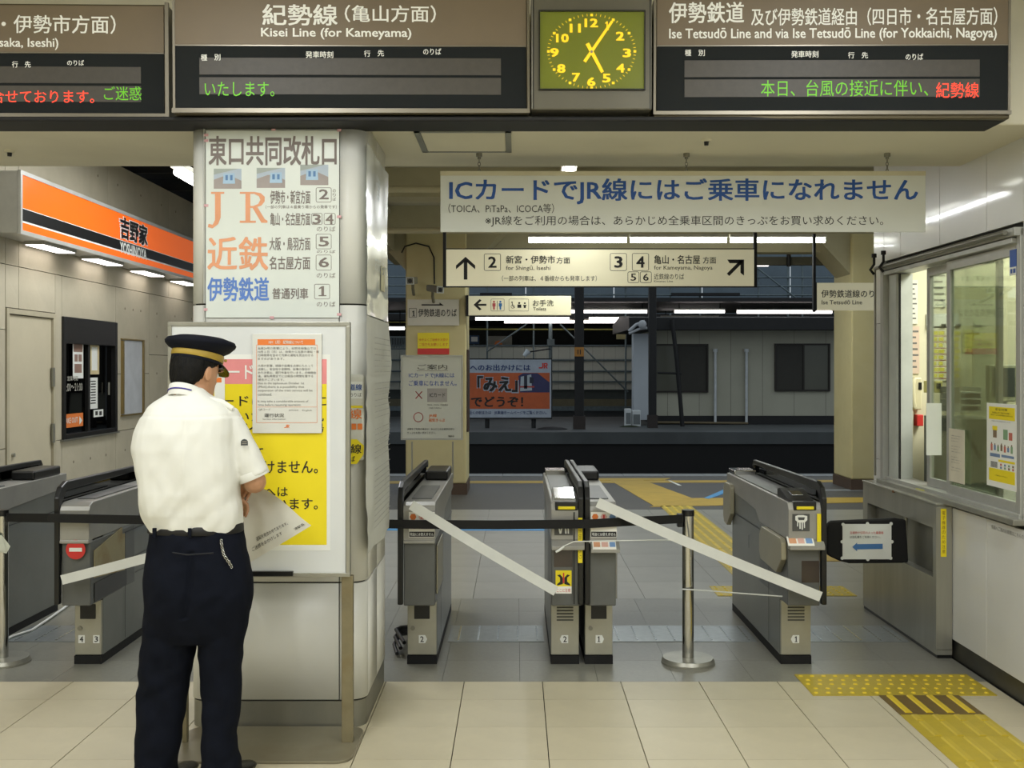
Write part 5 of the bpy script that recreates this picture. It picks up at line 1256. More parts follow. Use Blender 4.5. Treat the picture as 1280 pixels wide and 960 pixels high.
b = MB().ppoly(pW, [(648, 470), (654, 466.5), (672, 466.5), (687, 478), (687, 490.5), (650, 490.5)], .010, 0).ppoly(pW, [(651, 471), (664, 468), (665, 488), (650, 489)], .012, 1).prect(pW, 650, 482.5, 668, 484.5, .013, .014, 2).ppoly(pW, [(655, 470), (659, 469), (659, 486), (655, 486)], .014, 3).ppoly(pW, [(662, 471), (667, 472), (667, 479), (662, 479)], .014, 3)
obj('train_picture', b, [mat('pic_dark', '#31305a', .5), mat('pic_silver', '#a8b2b8', .5), mat('pic_red', '#a83a34', .5), mat('pic_glass', '#25283a', .5)], t)
for px in (609, 667): obj('post', MB().cyl(W(px, 524, YQ + .1), (X(px, YQ + .1), YQ + .1, 0), .06, 8), m_iron, t)
obj('spot_lamp', MB().cyl(W(655, 445, YQ - .2), W(661, 438.5, YQ - .2), .05, 10, .09), mat('lamp_white', '#b9c0c4', .5), t)
obj('lamp_arm', MB().tube([W(661, 440, YQ - .2), W(688, 436, YQ)], .02, 6), m_iron, t)
obj('dark_rubble', MB().sphere(W(690, 537, 28.4), (.42, .25, .08), 12, 6), m_iron, None, 'low dark heap on the island platform below the billboard', 'debris', kind='stuff')

# far platform: grey fence panels, canopy, tubes, scaffold
YW = 42.0; pX = Plane((0, YW, 0))
t = thing('site_fence', 'long grey corrugated site fence on the farthest platform', 'fence', W(680, 490, YW))
m_fen = mat('fence_sheet', '#bfc2b8', .7, 0, .04, 1)
x = 400
i = 0
fp0 = None
while x < 1200:
    b = MB().prect(pX, x + .15, 431.5, x + 14.05, 487, -.05, 0)
    for k in range(7): b.prect(pX, x + .6 + 2 * k, 431.5, x + 1.5 + 2 * k, 487, 0, .03)
    if fp0 is None: fp0 = obj('panel', b, m_fen, t); p0 = _LOC[fp0.name].copy(); x00 = x
    else: inst(fp0, t, p0 + EX * (x - x00) / FPX * YW)
    x += 14.2
for py in (432, 450, 464, 477): obj('rail', MB().cyl(W(400, py, YW - .1), W(1200, py, YW - .1), .035, 6), m_galv, t)
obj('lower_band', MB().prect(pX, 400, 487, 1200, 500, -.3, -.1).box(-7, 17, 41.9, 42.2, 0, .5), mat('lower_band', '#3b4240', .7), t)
obj('edge_strip', MB().box(-7.3, 17, 40.9, 40.98, 0, .18), m_galv, None, 'thin pale edge line of the farthest platform', 'rail')
obj('tan_ledge', MB().prect(Plane((0, 41, 0)), 400, 499, 1200, 514, -.2, 0), mat('tan_ledge', '#6b6751', .7), None, 'tan concrete ledge along the foot of the grey site fence', 'ledge')
# canopies
obj('far_canopy', MB().box(-25, 25, 33.0, 39.8, Z(384, 36), Z(384, 36) + .12), m_iron, None, 'dark underside of the canopy over the far platform', 'canopy')
obj('far_canopy', MB().box(-25, 25, 41.0, 48, 3.45, 3.7), m_iron, None, 'dark flat canopy farthest away behind the site fence', 'canopy')
obj('dark_backdrop_wall', MB().box(-30, 30, 47, 47.5, 0, 3.5), mat('dusky_wall', '#34362f', .8, 0, .3, .5), None, 'dusky back wall behind the site fence', 'wall')
yy_ = {389.5: 34, 398.6: 38, 402: 38.8}
for (a, c, py, lab) in ((712, 809, 389.5, 'upper far tube row ending at the black corner post'), (594, 712, 398.6, 'far tube row under the toilet sign, left'), (736, 786, 398.6, 'short far tube right of the black canopy post'),
                        (630, 780, 402.2, 'lowest far tube row crossing behind the canopy post'), (843, 906, 389.5, 'far tube row just above the building roof, left'), (921, 1040, 390, 'far tube row just above the building roof, right'),
                        (826, 898, 398, 'far tube half hidden by the building roof'), (470, 506, 410.5, 'far tube in the gap between the pillar and the yellow column')):
    y = 34 if py < 395 else 38.5 if py < 405 else 38.5
    y = 39.3 if py > 400 and py < 405 else y
    tube_light('far_platform_light', W(a, py, y), W(c, py, y), lab, m_tube_far, r=.05, tray=.08)
    tl = bpy.data.objects[list(_LOC)[-3]]
    obj('hanger', MB().cyl(W(a + 6, py, y) + EZ * .09, (X(a + 6, y), y, Z(384, 36)), .02, 6).cyl(W(c - 6, py, y) + EZ * .09, (X(c - 6, y), y, Z(384, 36)), .02, 6), m_iron, tl)
t = tube_light('far_platform_light', W(946, 329.5, 15.3), W(961, 329.5, 15.3), 'small bright lamp in the gap right of the large direction sign', m_tube_far, r=.04)
# scaffold
t = thing('scaffold', 'tall galvanised scaffold of pipes behind the far platform', 'scaffold', (2, 40.4, 0))
for px in (609, 667, 782, 838, 875, 948, 985, 1003): obj('upright', MB().cyl(W(px, 300, 40.4), (X(px, 40.4), 40.4, 0), .035, 8), m_galv, t)
for py in (330, 346, 357, 368, 376, 411.5): obj('ledger', MB().cyl(W(480, py, 40.3), W(1070, py + 1, 40.3), .03, 8), m_galv if py < 400 else mat('yellow_pipe', '#77722f', .6), t)
obj('brace', MB().cyl(W(700, 405, 40.2), W(785, 490, 40.2), .03, 8).cyl(W(660, 404, 40.2), W(608, 440, 40.2), .03, 8).cyl(W(940, 330, 40.2), W(1010, 384, 40.2), .03, 8), m_galv, t)
b = MB()
for q_ in ((600, 366, 640, 369), (840, 366, 925, 369.5), (752, 352, 800, 356)): b.prect(Plane((0, 40.1, 0)), *q_, -.3, 0)
obj('deck_board', b, m_iron, t)
t = thing('debris_netting', 'big dull blue-grey netting sheet hung behind the scaffold', 'netting', (2, 44, 3.7))
m_net = mat('netting', '#66747e', .8, 0, .06, 1.2)
for i in range(9):
    x = -14 + i * 3.6; obj('net_sheet', MB().box(x + .02, x + 3.58, 44, 44.03, 3.75, 9), m_net, t)
obj('catenary_mast', MB().cyl(W(688, 400, 39.5), (X(688, 39.5), 39.5, -.3), .07, 8).box(X(684, 39.5), X(693, 39.5), 39.3, 39.6, Z(432, 39.5), Z(424, 39.5)), m_galv, None, 'grey mast with a box standing among the scaffold behind the billboard', 'mast')
for q_, lab, c_ in (((608, 420, 640, 431, 43), 'pale sign board above the site fence with an orange mark', '#8f8f83'), ((586, 419, 599, 430, 43), 'small blue and white sign above the site fence', '#3f5876')):
    t = thing('far_sign', lab, 'sign', W((q_[0] + q_[2]) / 2, q_[3], q_[4])); p_ = Plane((0, q_[4], 0))
    obj('panel', MB().prect(p_, *q_[:4], -.05, 0), mat('far_' + c_[1:], c_, .6), t)
    obj('post', MB().cyl(W((q_[0] + q_[2]) / 2, 428, q_[4] + .1), (X((q_[0] + q_[2]) / 2, q_[4] + .1), q_[4] + .1, 0), .04, 6), m_galv, t)
    if q_[0] == 608: obj('mark', MB().ppoly(p_, [(618, 431), (619, 427), (623, 425.5), (627, 427), (628, 431)], .01), m_orange, t)
    else: obj('print', MB().prect(p_, 589, 421, 597, 427, 0, .01), m_paper, t)
obj('cream_hanger', MB().prect(Plane((0, 39, 0)), 771, 396, 782, 424, -.2, 0), mat('dim_cream', '#8f8a62', .6), None, 'pale cream box hanging below the far canopy', 'box')
obj('tangled_wires', MB().tube([W(786, 414, 30), W(795, 406, 30), W(806, 402, 30)], .05, 6).tube([W(786, 417, 30), W(800, 411, 30), W(809, 410, 30)], .04, 6).sphere(W(803, 405.5, 29.9), (.12, .05, .12), 8, 6, 0), mat('bright_wire', '#b9bcc0', .4), None, 'pale bundle of wires at the roof corner of the platform building', 'cable')
# our own canopy edge girder
b = thing('canopy_girder', 'dark pipe girder crossing above the right platform sign', 'girder', (6, 15.2, 2.9))
obj('girder', MB().box(X(944, 15), X(1066, 15), 15, 15.12, Z(331, 15), Z(321, 15)), mat('girder_brown', '#4e4b3b', .6), b)
obj('clamp', MB().cyl(W(986, 318, 14.95), W(986, 333, 14.95), .03, 8), m_iron, b)
# far houses seen in the left gap
t = thing('far_building', 'white building with bluish window bands in the gap right of the pillar', 'building', W(494, 400, 52))
p_ = Plane((0, 52, 0))
obj('wall', MB().prect(p_, 440, 330, 508, 400, -4, 0), mat('far_building_white', '#c2c8cc', .7, 0, .05, .6), t)
for (a, c, d, e) in ((455, 491, 352, 373), (493.5, 505, 352, 373)):
    w_ = obj('window', MB().prect(p_, a, d, c, e, 0, .06), mat('far_window_frame', '#aeb6bb', .5), t)
    obj('pane', MB().prect(p_, a + 1, d + 1, c - 1, e - 1, .06, .08), mat('far_glass', '#47606e', .25), w_)
obj('eave', MB().prect(p_, 440, 335, 508, 339, 0, .5).prect(p_, 440, 374, 508, 377, 0, .2), mat('far_eave', '#7f9cc0', .5), t)
obj('lower_storey', MB().prect(p_, 440, 400, 508, 532, -4, -1), m_iron, t)
t = thing('corrugated_roof', 'dark corrugated roof edge below the far white building', 'roof', W(494, 400, 48))
b = MB(); p_ = Plane((0, 48, 0))
for k in range(18): b.ppoly(p_, [(470 + 2.4 * k, 388), (471.2 + 2.4 * k, 391), (472.4 + 2.4 * k, 388)], .05)
obj('sheet', MB().prect(p_, 460, 390, 512, 400, -1, 0), m_iron, t); obj('ridges', b, mat('roof_blue', '#2b3a4c', .6), t, kind='stuff')
t = thing('far_railing', 'pale railing on a far balcony in the gap right of the pillar', 'railing', W(494, 436, 40))
b = MB()
for k in range(22): b.cyl(W(462 + 2.1 * k, 422, 40), W(462 + 2.1 * k, 436, 40), .02, 5)
obj('bars', b, m_galv, t, kind='stuff'); obj('handrail', MB().cyl(W(460, 421.5, 40), W(508, 421.5, 40), .03, 6).cyl(W(460, 436, 40), W(508, 436, 40), .03, 6), m_galv, t)
obj('yellow_pipe_rail', MB().cyl(W(400, 402.5, 39.9), W(508, 403, 39.9), .03, 6), _M['yellow_pipe'], None, 'thin yellow pipe in the gap right of the pillar', 'pipe')

# ================================================================== OFFICE BEHIND THE WINDOW
of = struct('wall_office')
m_off = mat('office_wall', '#cdc9ac', .7, 0, .03, 1.5)
obj('back_wall', MB().box(5.4, 5.5, 2.5, 7.16, 0, 3.2), m_off, of)
obj('end_wall', MB().box(WX + .05, 5.4, 7.10, 7.16, 0, 3.2), m_off, of)
obj('near_wall', MB().box(WX + .14, 5.4, 2.4, 2.5, 0, 3.2), m_off, of)
obj('office_ceiling', MB().box(WX + .14, 5.5, 2.4, 7.16, 3.2, 3.3), m_off, of)
obj('office_floor', MB().box(WX + .14, 5.5, 2.4, 7.16, -.05, 0), m_asph, of)
YE = 7.095; pE = Plane((0, YE, 0))
def wsheet(x0, y0, x1, y1, col, lab, lines=0, y=YE, nm='paper_notice', cat='notice', th=.004, lm=None):
    p_ = Plane((0, y, 0)); t = thing(nm, lab, cat, W((x0 + x1) / 2, y1, y))
    obj('sheet', MB().prect(p_, x0, y0, x1, y1, 0, th), mat('p_' + col[1:], col, .6), t)
    if lines:
        b = MB(); h_ = (y1 - y0) / (lines + 1)
        for i in range(lines): b.prect(p_, x0 + 1.2, y0 + h_ * (i + .7), x1 - 1.2 - (i * 7 % 4), y0 + h_ * (i + .7) + max(.5, h_ * .3), th, th + .001)
        obj('print_lines', b, lm or m_pt, t)
    return t
wsheet(1133, 350, 1147, 405, '#d9d8c8', 'tall white paper curling on the far office wall above the phones', 8)
wsheet(1125, 352, 1131, 366, '#c9b94a', 'little yellow label at the top left inside the office window')
wsheet(1126, 372, 1132, 404, '#cfcdbd', 'narrow white list at the left edge inside the office window', 6)
wsheet(1128, 408, 1149, 467, '#cdb8a4', 'pinkish timetable sheets stacked under the tall curling paper', 7)
wsheet(1166, 338, 1182, 384, '#d4d6c4', 'white paper high up behind the first office pane', 5)
wsheet(1158, 392, 1198, 410, '#dfe2dc', 'blank white strip above the yellow schedule board', 0)
bo = wsheet(1160, 408, 1200, 476, '#d8d5bf', 'white schedule board striped with yellow labels behind the office panes', 0, nm='schedule_board', cat='board')
b = MB(); rb = MB()
for i in range(8):
    for (a, c) in ((1161, 1172), (1173, 1180), (1188, 1199)):
        b.prect(pE, a, 414 + 7.6 * i, c - (i % 3), 418.5 + 7.6 * i, .004, .006)
    rb.prect(pE, 1162, 419.6 + 7.6 * i, 1197, 420.4 + 7.6 * i, .004, .005)
obj('yellow_labels', b, mat('label_yellow', '#d8cf4e', .6), bo); obj('rule_lines', rb, mat('rule_red', '#a8604a', .6), bo)
obj('clips', MB().prect(pE, 1160, 405, 1165, 409, .004, .02).prect(pE, 1176, 405, 1181, 409, .004, .02).prect(pE, 1195, 405, 1199, 409, .004, .02), m_iron, bo)
wsheet(1203, 412, 1216, 440, '#c9c77c', 'pale yellow sheet on the office wall right of the schedule board', 4)
wsheet(1217, 400, 1228, 455, '#c7c9a6', 'tall greenish sheet on the office wall near the monitor', 5)
# phones
for (px, lab) in ((1131, 'left cream wall telephone inside the office window'), (1144, 'right cream wall telephone with a small screen')):
    t = thing('wall_telephone', lab, 'telephone', W(px, 512, YE))
    m_ph = mat('phone_cream', '#cfc8a6', .4)
    obj('cradle', MB().prect(pE, px - 5, 472, px + 5, 512, 0, .05), m_ph, t, bevel=.008)
    obj('handset', MB().tube([W(px - 2.5, 475, YE - .07), W(px - 2.5, 480, YE - .085), W(px - 2.5, 500, YE - .085), W(px - 2.5, 508, YE - .07)], [.022, .015, .015, .022], 10), m_ph, t)
    obj('screen', MB().prect(pE, px + .5, 478, px + 4.5, 487, .05, .053), m_black, t)
for (px, lab) in ((1163, 'left cream intercom terminal standing on the office desk'), (1173.5, 'right cream intercom terminal standing on the office desk')):
    t = thing('intercom_terminal', lab, 'telephone', W(px, 491, 6.8)); p_ = Plane((0, 6.8, 0))
    obj('case', MB().prect(p_, px - 5, 476, px + 4.6, 491, -.05, 0), mat('term_yellow', '#c7bf73', .4), t, bevel=.004)
    obj('screen', MB().prect(p_, px - 3, 479, px + 2.5, 486, 0, .003), m_black, t)
obj('red_box', MB().prect(pE, 1142, 518, 1150, 532, 0, .06), m_red, None, 'small red alarm box on the office wall below the telephones', 'box', bevel=.004)
obj('wall_pipes', MB().cyl(W(1133, 514, YE - .03), W(1133, 560, YE - .03), .012, 8).cyl(W(1140, 512, YE - .03), W(1139, 575, YE - .03), .01, 8), m_cream, None, 'two cream pipes running down below the wall telephones', 'pipe')
obj('hanging_bag', MB().sphere(W(1131, 522, YE - .06), (.025, .03, .06), 10, 8), mat('tan_leather', '#8f7648', .7), None, 'small tan bag hanging below the left telephone', 'bag')
# desk and things
t = thing('office_desk', 'long grey office desk running under the window inside', 'desk', (3.0, 6.0, 0))
obj('desk_top', MB().box(WX + .16, 3.3, 4.2, 7.08, .80, .83), mat('desk_grey', '#8f9088', .5), t)
obj('pedestal', MB().box(WX + .2, 3.2, 6.4, 7.0, 0, .80), mat('desk_side', '#777870', .5), t)
obj('pedestal', MB().box(WX + .2, 3.2, 4.3, 4.9, 0, .80), _M['desk_side'], t)
def dbox(name, px, y, w, d, h, z, m, lab, cat, bev=.005):
    x = X(px, y); return obj(name, MB().box(x - w / 2, x + w / 2, y, y + d, z, z + h), m, None, lab, cat, bevel=bev)
dbox('blue_tray', 1137, 6.75, .12, .2, .07, .83, mat('tray_blue', '#3f6ea5', .5), 'blue tray on the desk just inside the office opening', 'tray')
dbox('blue_bag', 1131, 6.98, .05, .08, .16, .83, mat('bag_blue', '#5b7f96', .3, bump=.5), 'bluish plastic bag behind the blue tray', 'bag', .02)
dbox('stamp', 1126, 6.6, .1, .02, .015, .84, mat('stamp_wood', '#6b4a2a', .6), 'brown stamp stick lying in the office opening', 'stamp')
dbox('yellow_box', 1163, 6.3, .09, .12, .06, .83, mat('box_yellowish', '#b8b460', .6), 'yellowish card box on the desk behind the first pane', 'box')
t = thing('letter_tray_stack', 'stack of grey letter trays on the desk beside the monitor', 'tray', W(1216, 522, 6.5))
p_ = Plane((0, 6.5, 0))
for i in range(4): obj('tray', MB().prect(p_, 1200, 489.5 + 8 * i, 1226, 491.5 + 8 * i, -.3, 0).prect(p_, 1199.5, 484 + 8 * i, 1200.5, 491.5 + 8 * i, -.3, 0).prect(p_, 1225.5, 484 + 8 * i, 1226.5, 491.5 + 8 * i, -.3, 0), mat('tray_grey', '#b9bbb4', .5), t)
obj('desk_cabinet', MB().box(X(1190, 6.5), X(1250, 6.5), 6.45, 6.95, .83, Z(523, 6.5)), mat('cabinet_grey', '#80847c', .5), None, 'low grey cabinet under the letter trays', 'cabinet', bevel=.004)
t = thing('computer_monitor', 'dark screened monitor in a pale frame behind the right office pane', 'monitor', W(1258, 505, 6.3)); p_ = Plane((0, 6.3, 0))
obj('case', MB().prect(p_, 1236, 456, 1272, 502, -.05, 0), mat('monitor_case', '#b6b79c', .4), t, bevel=.005)
obj('screen', MB().prect(p_, 1240, 460, 1268.5, 496, 0, .002), mat('screen_grey', '#565a58', .15), t)
obj('stand', MB().prect(p_, 1249, 502, 1259, 516, -.05, 0), m_gatedk, t)
t = thing('partition', 'pale upright partition frame behind the right office pane', 'partition', W(1238, 500, 6.9)); p_ = Plane((0, 6.9, 0))
obj('sheet', MB().prect(p_, 1216, 425, 1240, 520, -.01, 0), mat('partition_pale', '#a9ab93', .5), t)
t = thing('white_document_stand', 'tall white document holder standing behind the first pane', 'document holder', W(1166, 570, 6.2)); p_ = Plane((0, 6.2, 0))
obj('sheet', MB().prect(p_, 1158, 504, 1177, 569, -.004, 0), m_paper, t)
t = thing('cable_hose', 'dark slanting cable behind the pane between the two posters', 'cable', W(1225, 575, 6.0)); obj('hose', MB().tube([W(1208, 540, 6.0), W(1218, 560, 6.0), W(1226, 574, 6.0)], .012, 8), m_black, t)
# sheets on the glass
pZ = Plane((WX + .042, 0, 0), n=(-1, 0, 0)); pZ2 = Plane((WX + .002, 0, 0), n=(-1, 0, 0))
def glass_sheet(name, pl, x0, x1, yl0, yl1, yr0, yr1, m, lab, cat):
    """sheet given by its left edge (x0: yl0..yl1) and right edge (x1: yr0..yr1)"""
    a, b_, c, d = pl.hit(x0, yl0), pl.hit(x1, yr0), pl.hit(x1, yr1), pl.hit(x0, yl1)
    zt = (a.z + b_.z) / 2; zb2 = (c.z + d.z) / 2; y0_, y1_ = a.y, b_.y
    t = thing(name, lab, cat, (pl.P.x, (y0_ + y1_) / 2, zb2))
    obj('sheet', MB().box(pl.P.x - .002, pl.P.x, y1_, y0_, zb2, zt), m, t)
    def sub(u0, v0, u1, v1, mi=0, mb=None, n=.003):
        return (mb or MB()).box(pl.P.x - n, pl.P.x - .002, y0_ + (y1_ - y0_) * u1, y0_ + (y1_ - y0_) * u0, zt + (zb2 - zt) * v1, zt + (zb2 - zt) * v0, mi)
    def txt(s_, u0, v0, u1, v1, mb, bold=0.0):
        V, Fs, bx = glyphs(s_, 0.0, 1.0)
        return mb.add([Vector((pl.P.x - .0036, y0_ + (y1_ - y0_) * (u0 + (u1 - u0) * (p - bx[0]) / (bx[1] - bx[0])), zt + (zb2 - zt) * (v1 + (v0 - v1) * (q_ - bx[2]) / (bx[3] - bx[2])))) for p, q_ in V], Fs)
    return t, sub, txt
t, sub, txt = glass_sheet('window_notice', pZ2, 1186.5, 1206, 535, 601, 538, 605.5, mat('cream_sheet', '#d6d0bb', .5), 'cream printed notice low on the office window', 'notice')
b = MB()
for i in range(14):
    if i % 4 != 3: txt('お客様へのお知らせについてご案内'[i % 3: 11 + i % 4], .18, .12 + .05 * i, .82 - .1 * (i % 3), .14 + .05 * i, b)
obj('lettering', b, m_pt, t)
t, sub, txt = glass_sheet('window_poster', pZ2, 1234, 1272, 505, 608, 504.5, 613, m_paper, 'white poster with yellow heading and small figures on the office window', 'poster')
b = MB(); sub(.08, .04, .93, .19, 0, b); sub(.08, .78, .93, .93, 0, b); sub(.4, .665, .93, .69, 0, b); obj('yellow_print', b, m_yellow, t)
b = MB(); txt('安全対策', .3, .055, .7, .085, b, .03); txt('転落防止のご協力をお願い', .2, .1, .8, .12, b, .01); txt('駅のホームではお客様同士の声かけを', .15, .13, .87, .148, b, 0); txt('お困りの方にはお声かけください', .18, .205, .82, .218, b); txt('ご協力ください', .3, .85, .7, .865, b)
for i in range(8): sub(.14, .70 + .009 * i, .36, .704 + .009 * i, 0, b)
obj('lettering', b, m_ink, t)
b = MB()
fm = [mat('fig_red', '#b8685a', .6), mat('fig_blue', '#6f86a8', .6), mat('fig_green', '#7fa07c', .6), mat('fig_brown', '#7d6a52', .6), m_yellow]
sub(.2, .27, .36, .32, 4, b); sub(.22, .32, .34, .41, 3, b); sub(.56, .30, .7, .42, 2, b); sub(.74, .33, .85, .42, 0, b)
for i in range(7): sub(.14 + .11 * i, .49 + .01 * (i % 3), .2 + .11 * i, .57 - .01 * (i % 2), i % 4, b); sub(.155 + .11 * i, .47 + .01 * (i % 3), .185 + .11 * i, .49 + .01 * (i % 3), 3, b)
sub(.12, .6, .45, .64, 1, b); sub(.5, .6, .9, .63, 1, b)
for i in range(4):
    for j in range(2): sub(.46 + .13 * i, .71 + .035 * j, .51 + .13 * i, .735 + .035 * j, (i + j) % 4, b)
obj('figures', b, fm, t)
t, sub, txt = glass_sheet('window_sticker', pZ2, 1262.5, 1271, 313, 345, 311, 343, mat('sticker_blue', '#2b55a8', .5), 'small blue security sticker at the top right of the office window', 'sticker')
obj('white_part', sub(.0, .68, 1, 1.0), m_paper, t); b = MB(); sub(.15, .75, .45, .92, 0, b, .0034); sub(.55, .75, .9, .92, 0, b, .0034); obj('lettering', b, m_blue, t)
# text strip on the lower wall panel
t = thing('wall_text_strip', 'line of tiny grey text on the white wall panel under the office window', 'notice', (WX, 5.2, .8))
V, Fs, bx = glyphs('係員へご用のお客様はこちらの窓口へお声かけください', 0.0, 1.0)
obj('lettering', MB().add([Vector((WX - .001, 5.46 - .62 * (a - bx[0]) / (bx[1] - bx[0]), .79 + .022 * (c - bx[2]) / (bx[3] - bx[2]))) for a, c in V], Fs), m_pt, t)
# ================================================================== THE MAN
YM = 4.1; MX = X(245, YM); K = YM / FPX
def lz(py): return EYE - (py - CY) * K
def lx(px): return (px - 245) * K
def remesh(mb, vox, it, name, mats, parent, T, disp=None):
    mb.v = [T @ v for v in mb.v]
    xs = mb.v; org = sum(xs, Vector()) / len(xs)
    me = bpy.data.meshes.new('tmp'); me.from_pydata([v - org for v in mb.v], [], mb.f)
    o = bpy.data.objects.new('tmp', me); SC.collection.objects.link(o)
    r = o.modifiers.new('r', 'REMESH'); r.mode = 'VOXEL'; r.voxel_size = vox
    s = o.modifiers.new('s', 'SMOOTH'); s.iterations = it; s.factor = .5
    dg = bpy.context.evaluated_depsgraph_get(); m2 = bpy.data.meshes.new_from_object(o.evaluated_get(dg))
    bpy.data.objects.remove(o); bpy.data.meshes.remove(me)
    if disp:
        nrm = [n.vector.copy() for n in m2.vertex_normals]
        for v, n in zip(m2.vertices, nrm): v.co = v.co + n * disp(v.co + org)
    for p in m2.polygons: p.use_smooth = True
    m2.name = name; m2.materials.clear()
    for m in mats: m2.materials.append(m)
    ob = bpy.data.objects.new(name, m2); link(ob, parent); ob.location = org - _LOC[parent.name]; _LOC[ob.name] = org
    return ob
def ell(c, rx, ry, n=20, tilt=0.0, p=2.0, yaw=0.0, tx=0.0):
    o = []
    for i in range(n):
        a = 2 * math.pi * i / n; ca, sa = math.cos(a), math.sin(a)
        x = rx * math.copysign(abs(ca) ** (2 / p), ca); y = ry * math.copysign(abs(sa) ** (2 / p), sa)
        x, y = x * math.cos(yaw) - y * math.sin(yaw), x * math.sin(yaw) + y * math.cos(yaw)
        o.append(Vector((c[0] + x, c[1] + y, c[2] + tilt * y + tx * x)))
    return o
def capsule(mb, pts, rs, seg=14):
    """tapered limb with rounded ends"""
    pts = [Vector(p) for p in pts]
    d0 = (pts[0] - pts[1]).normalized(); d1 = (pts[-1] - pts[-2]).normalized()
    P = [pts[0] + d0 * rs[0] * .9, pts[0] + d0 * rs[0] * .6] + pts + [pts[-1] + d1 * rs[-1] * .6, pts[-1] + d1 * rs[-1] * .9]
    R_ = [rs[0] * .3, rs[0] * .75] + list(rs) + [rs[-1] * .75, rs[-1] * .3]
    return mb.tube(P, R_, seg)
man = thing('person', 'man in white short-sleeved shirt, navy trousers and peaked cap, back turned, holding a paper', 'person', (MX, YM, 0))
T = Matrix.Translation((MX, YM, 0))
m_skin = mat('skin', '#b98a68', .5, 0, .04, 20)
m_hair = nospec(mat('hair', '#0a0908', .6, 0, .2, 60, bump=.5, bscale=160, stretch=(1, 1, .25)), .2)
m_shirt = mat('shirt_cloth', '#dcdcd4', .75, 0, .01, 20, bump=.04, bscale=300)
m_trou = nospec(mat('navy_cloth', '#10131c', .9, 0, .08, 30, bump=.05, bscale=300))
m_cap = nospec(mat('cap_cloth', '#0c0f1a', .8, 0, .1, 30), .2)
m_gold = mat('gold_band', '#a88d35', .5, .1, .05, 30)
m_shoe = mat('shoe_leather', '#101010', .25, 0, .1, 20)

# head frame: forward = +y (away from the viewer), turned right and bowed
HC = Vector((lx(241), .03, lz(464)))
HM = Matrix.Translation(HC) @ Matrix.Rotation(math.radians(-31), 4, 'Z') @ Matrix.Rotation(math.radians(-13), 4, 'X') @ Matrix.Scale(.96, 4)
def H(x, y, z): return HM @ Vector((x, y, z))
hb_ = MB()
rings = []
for (z, cy_, rx, ry) in ((-.118, .062, .022, .022), (-.105, .052, .044, .045), (-.085, .036, .056, .062), (-.06, .02, .063, .078), (-.03, .008, .069, .09), (0, .0, .074, .097), (.03, -.003, .077, .1), (.06, -.004, .075, .097), (.09, -.004, .062, .08), (.11, -.004, .035, .05)):
    rings.append([HM @ v for v in ell((0, cy_, z), rx, ry, 24)])
hb_.loft(rings)
# nose, brow, lips, chin
hb_.loft([[H(x, y, z) for x, y, z in r] for r in ([(-.006, .085, .012), (.006, .085, .012), (.006, .102, .012), (-.006, .102, .012)], [(-.012, .085, -.018), (.012, .085, -.018), (.007, .121, -.02), (-.007, .121, -.02)], [(-.014, .085, -.034), (.014, .085, -.034), (.008, .112, -.036), (-.008, .112, -.036)])])
hb_.sphere(H(0, .094, .022), (.045, .012, .01), 12, 8)
capsule(hb_, [H(-.02, .087, -.058), H(0, .094, -.057), H(.02, .087, -.058)], [.006, .0075, .006], 8)
capsule(hb_, [H(-.018, .084, -.07), H(0, .09, -.071), H(.018, .084, -.07)], [.006, .008, .006], 8)
hb_.sphere(H(0, .074, -.1), (.022, .018, .016), 12, 8)
for s in (-1, 1):   # ears
    hb_.loft([[H(s * (.070 + dx), -.002 + sy * math.cos(a), -.012 + sz * math.sin(a)) for a in [k * math.pi / 6 for k in range(12)]] for dx, sy, sz in ((0, .012, .02), (.008, .017, .029), (.014, .019, .031), (.016, .014, .026))])
# neck and trunk
NB = Vector((lx(233), -.01, lz(497)))
hb_.tube([NB + Vector((0, -.02, -.06)), NB, HC + Vector((.0, -.005, -.06)), HC + Vector((.004, .0, -.02))], [.066, .06, .058, .055], 20)
tor = [(lz(655), lx(245), .02, .135, .10), (lz(615), lx(242), .0, .15, .105), (lz(570), lx(238), -.01, .165, .11), (lz(530), lx(236), -.01, .17, .105), (lz(508), lx(236), -.01, .14, .085), (lz(496), lx(236), -.01, .07, .06)]
hb_.loft([ell((x, y, z), rx, ry, 24) for z, x, y, rx, ry in tor])
hb_.loft([ell((lx(245), .02, z), rx, ry, 24) for z, rx, ry in ((lz(655), .135, .10), (.95, .15, .11), (.86, .16, .12), (.8, .15, .11))])
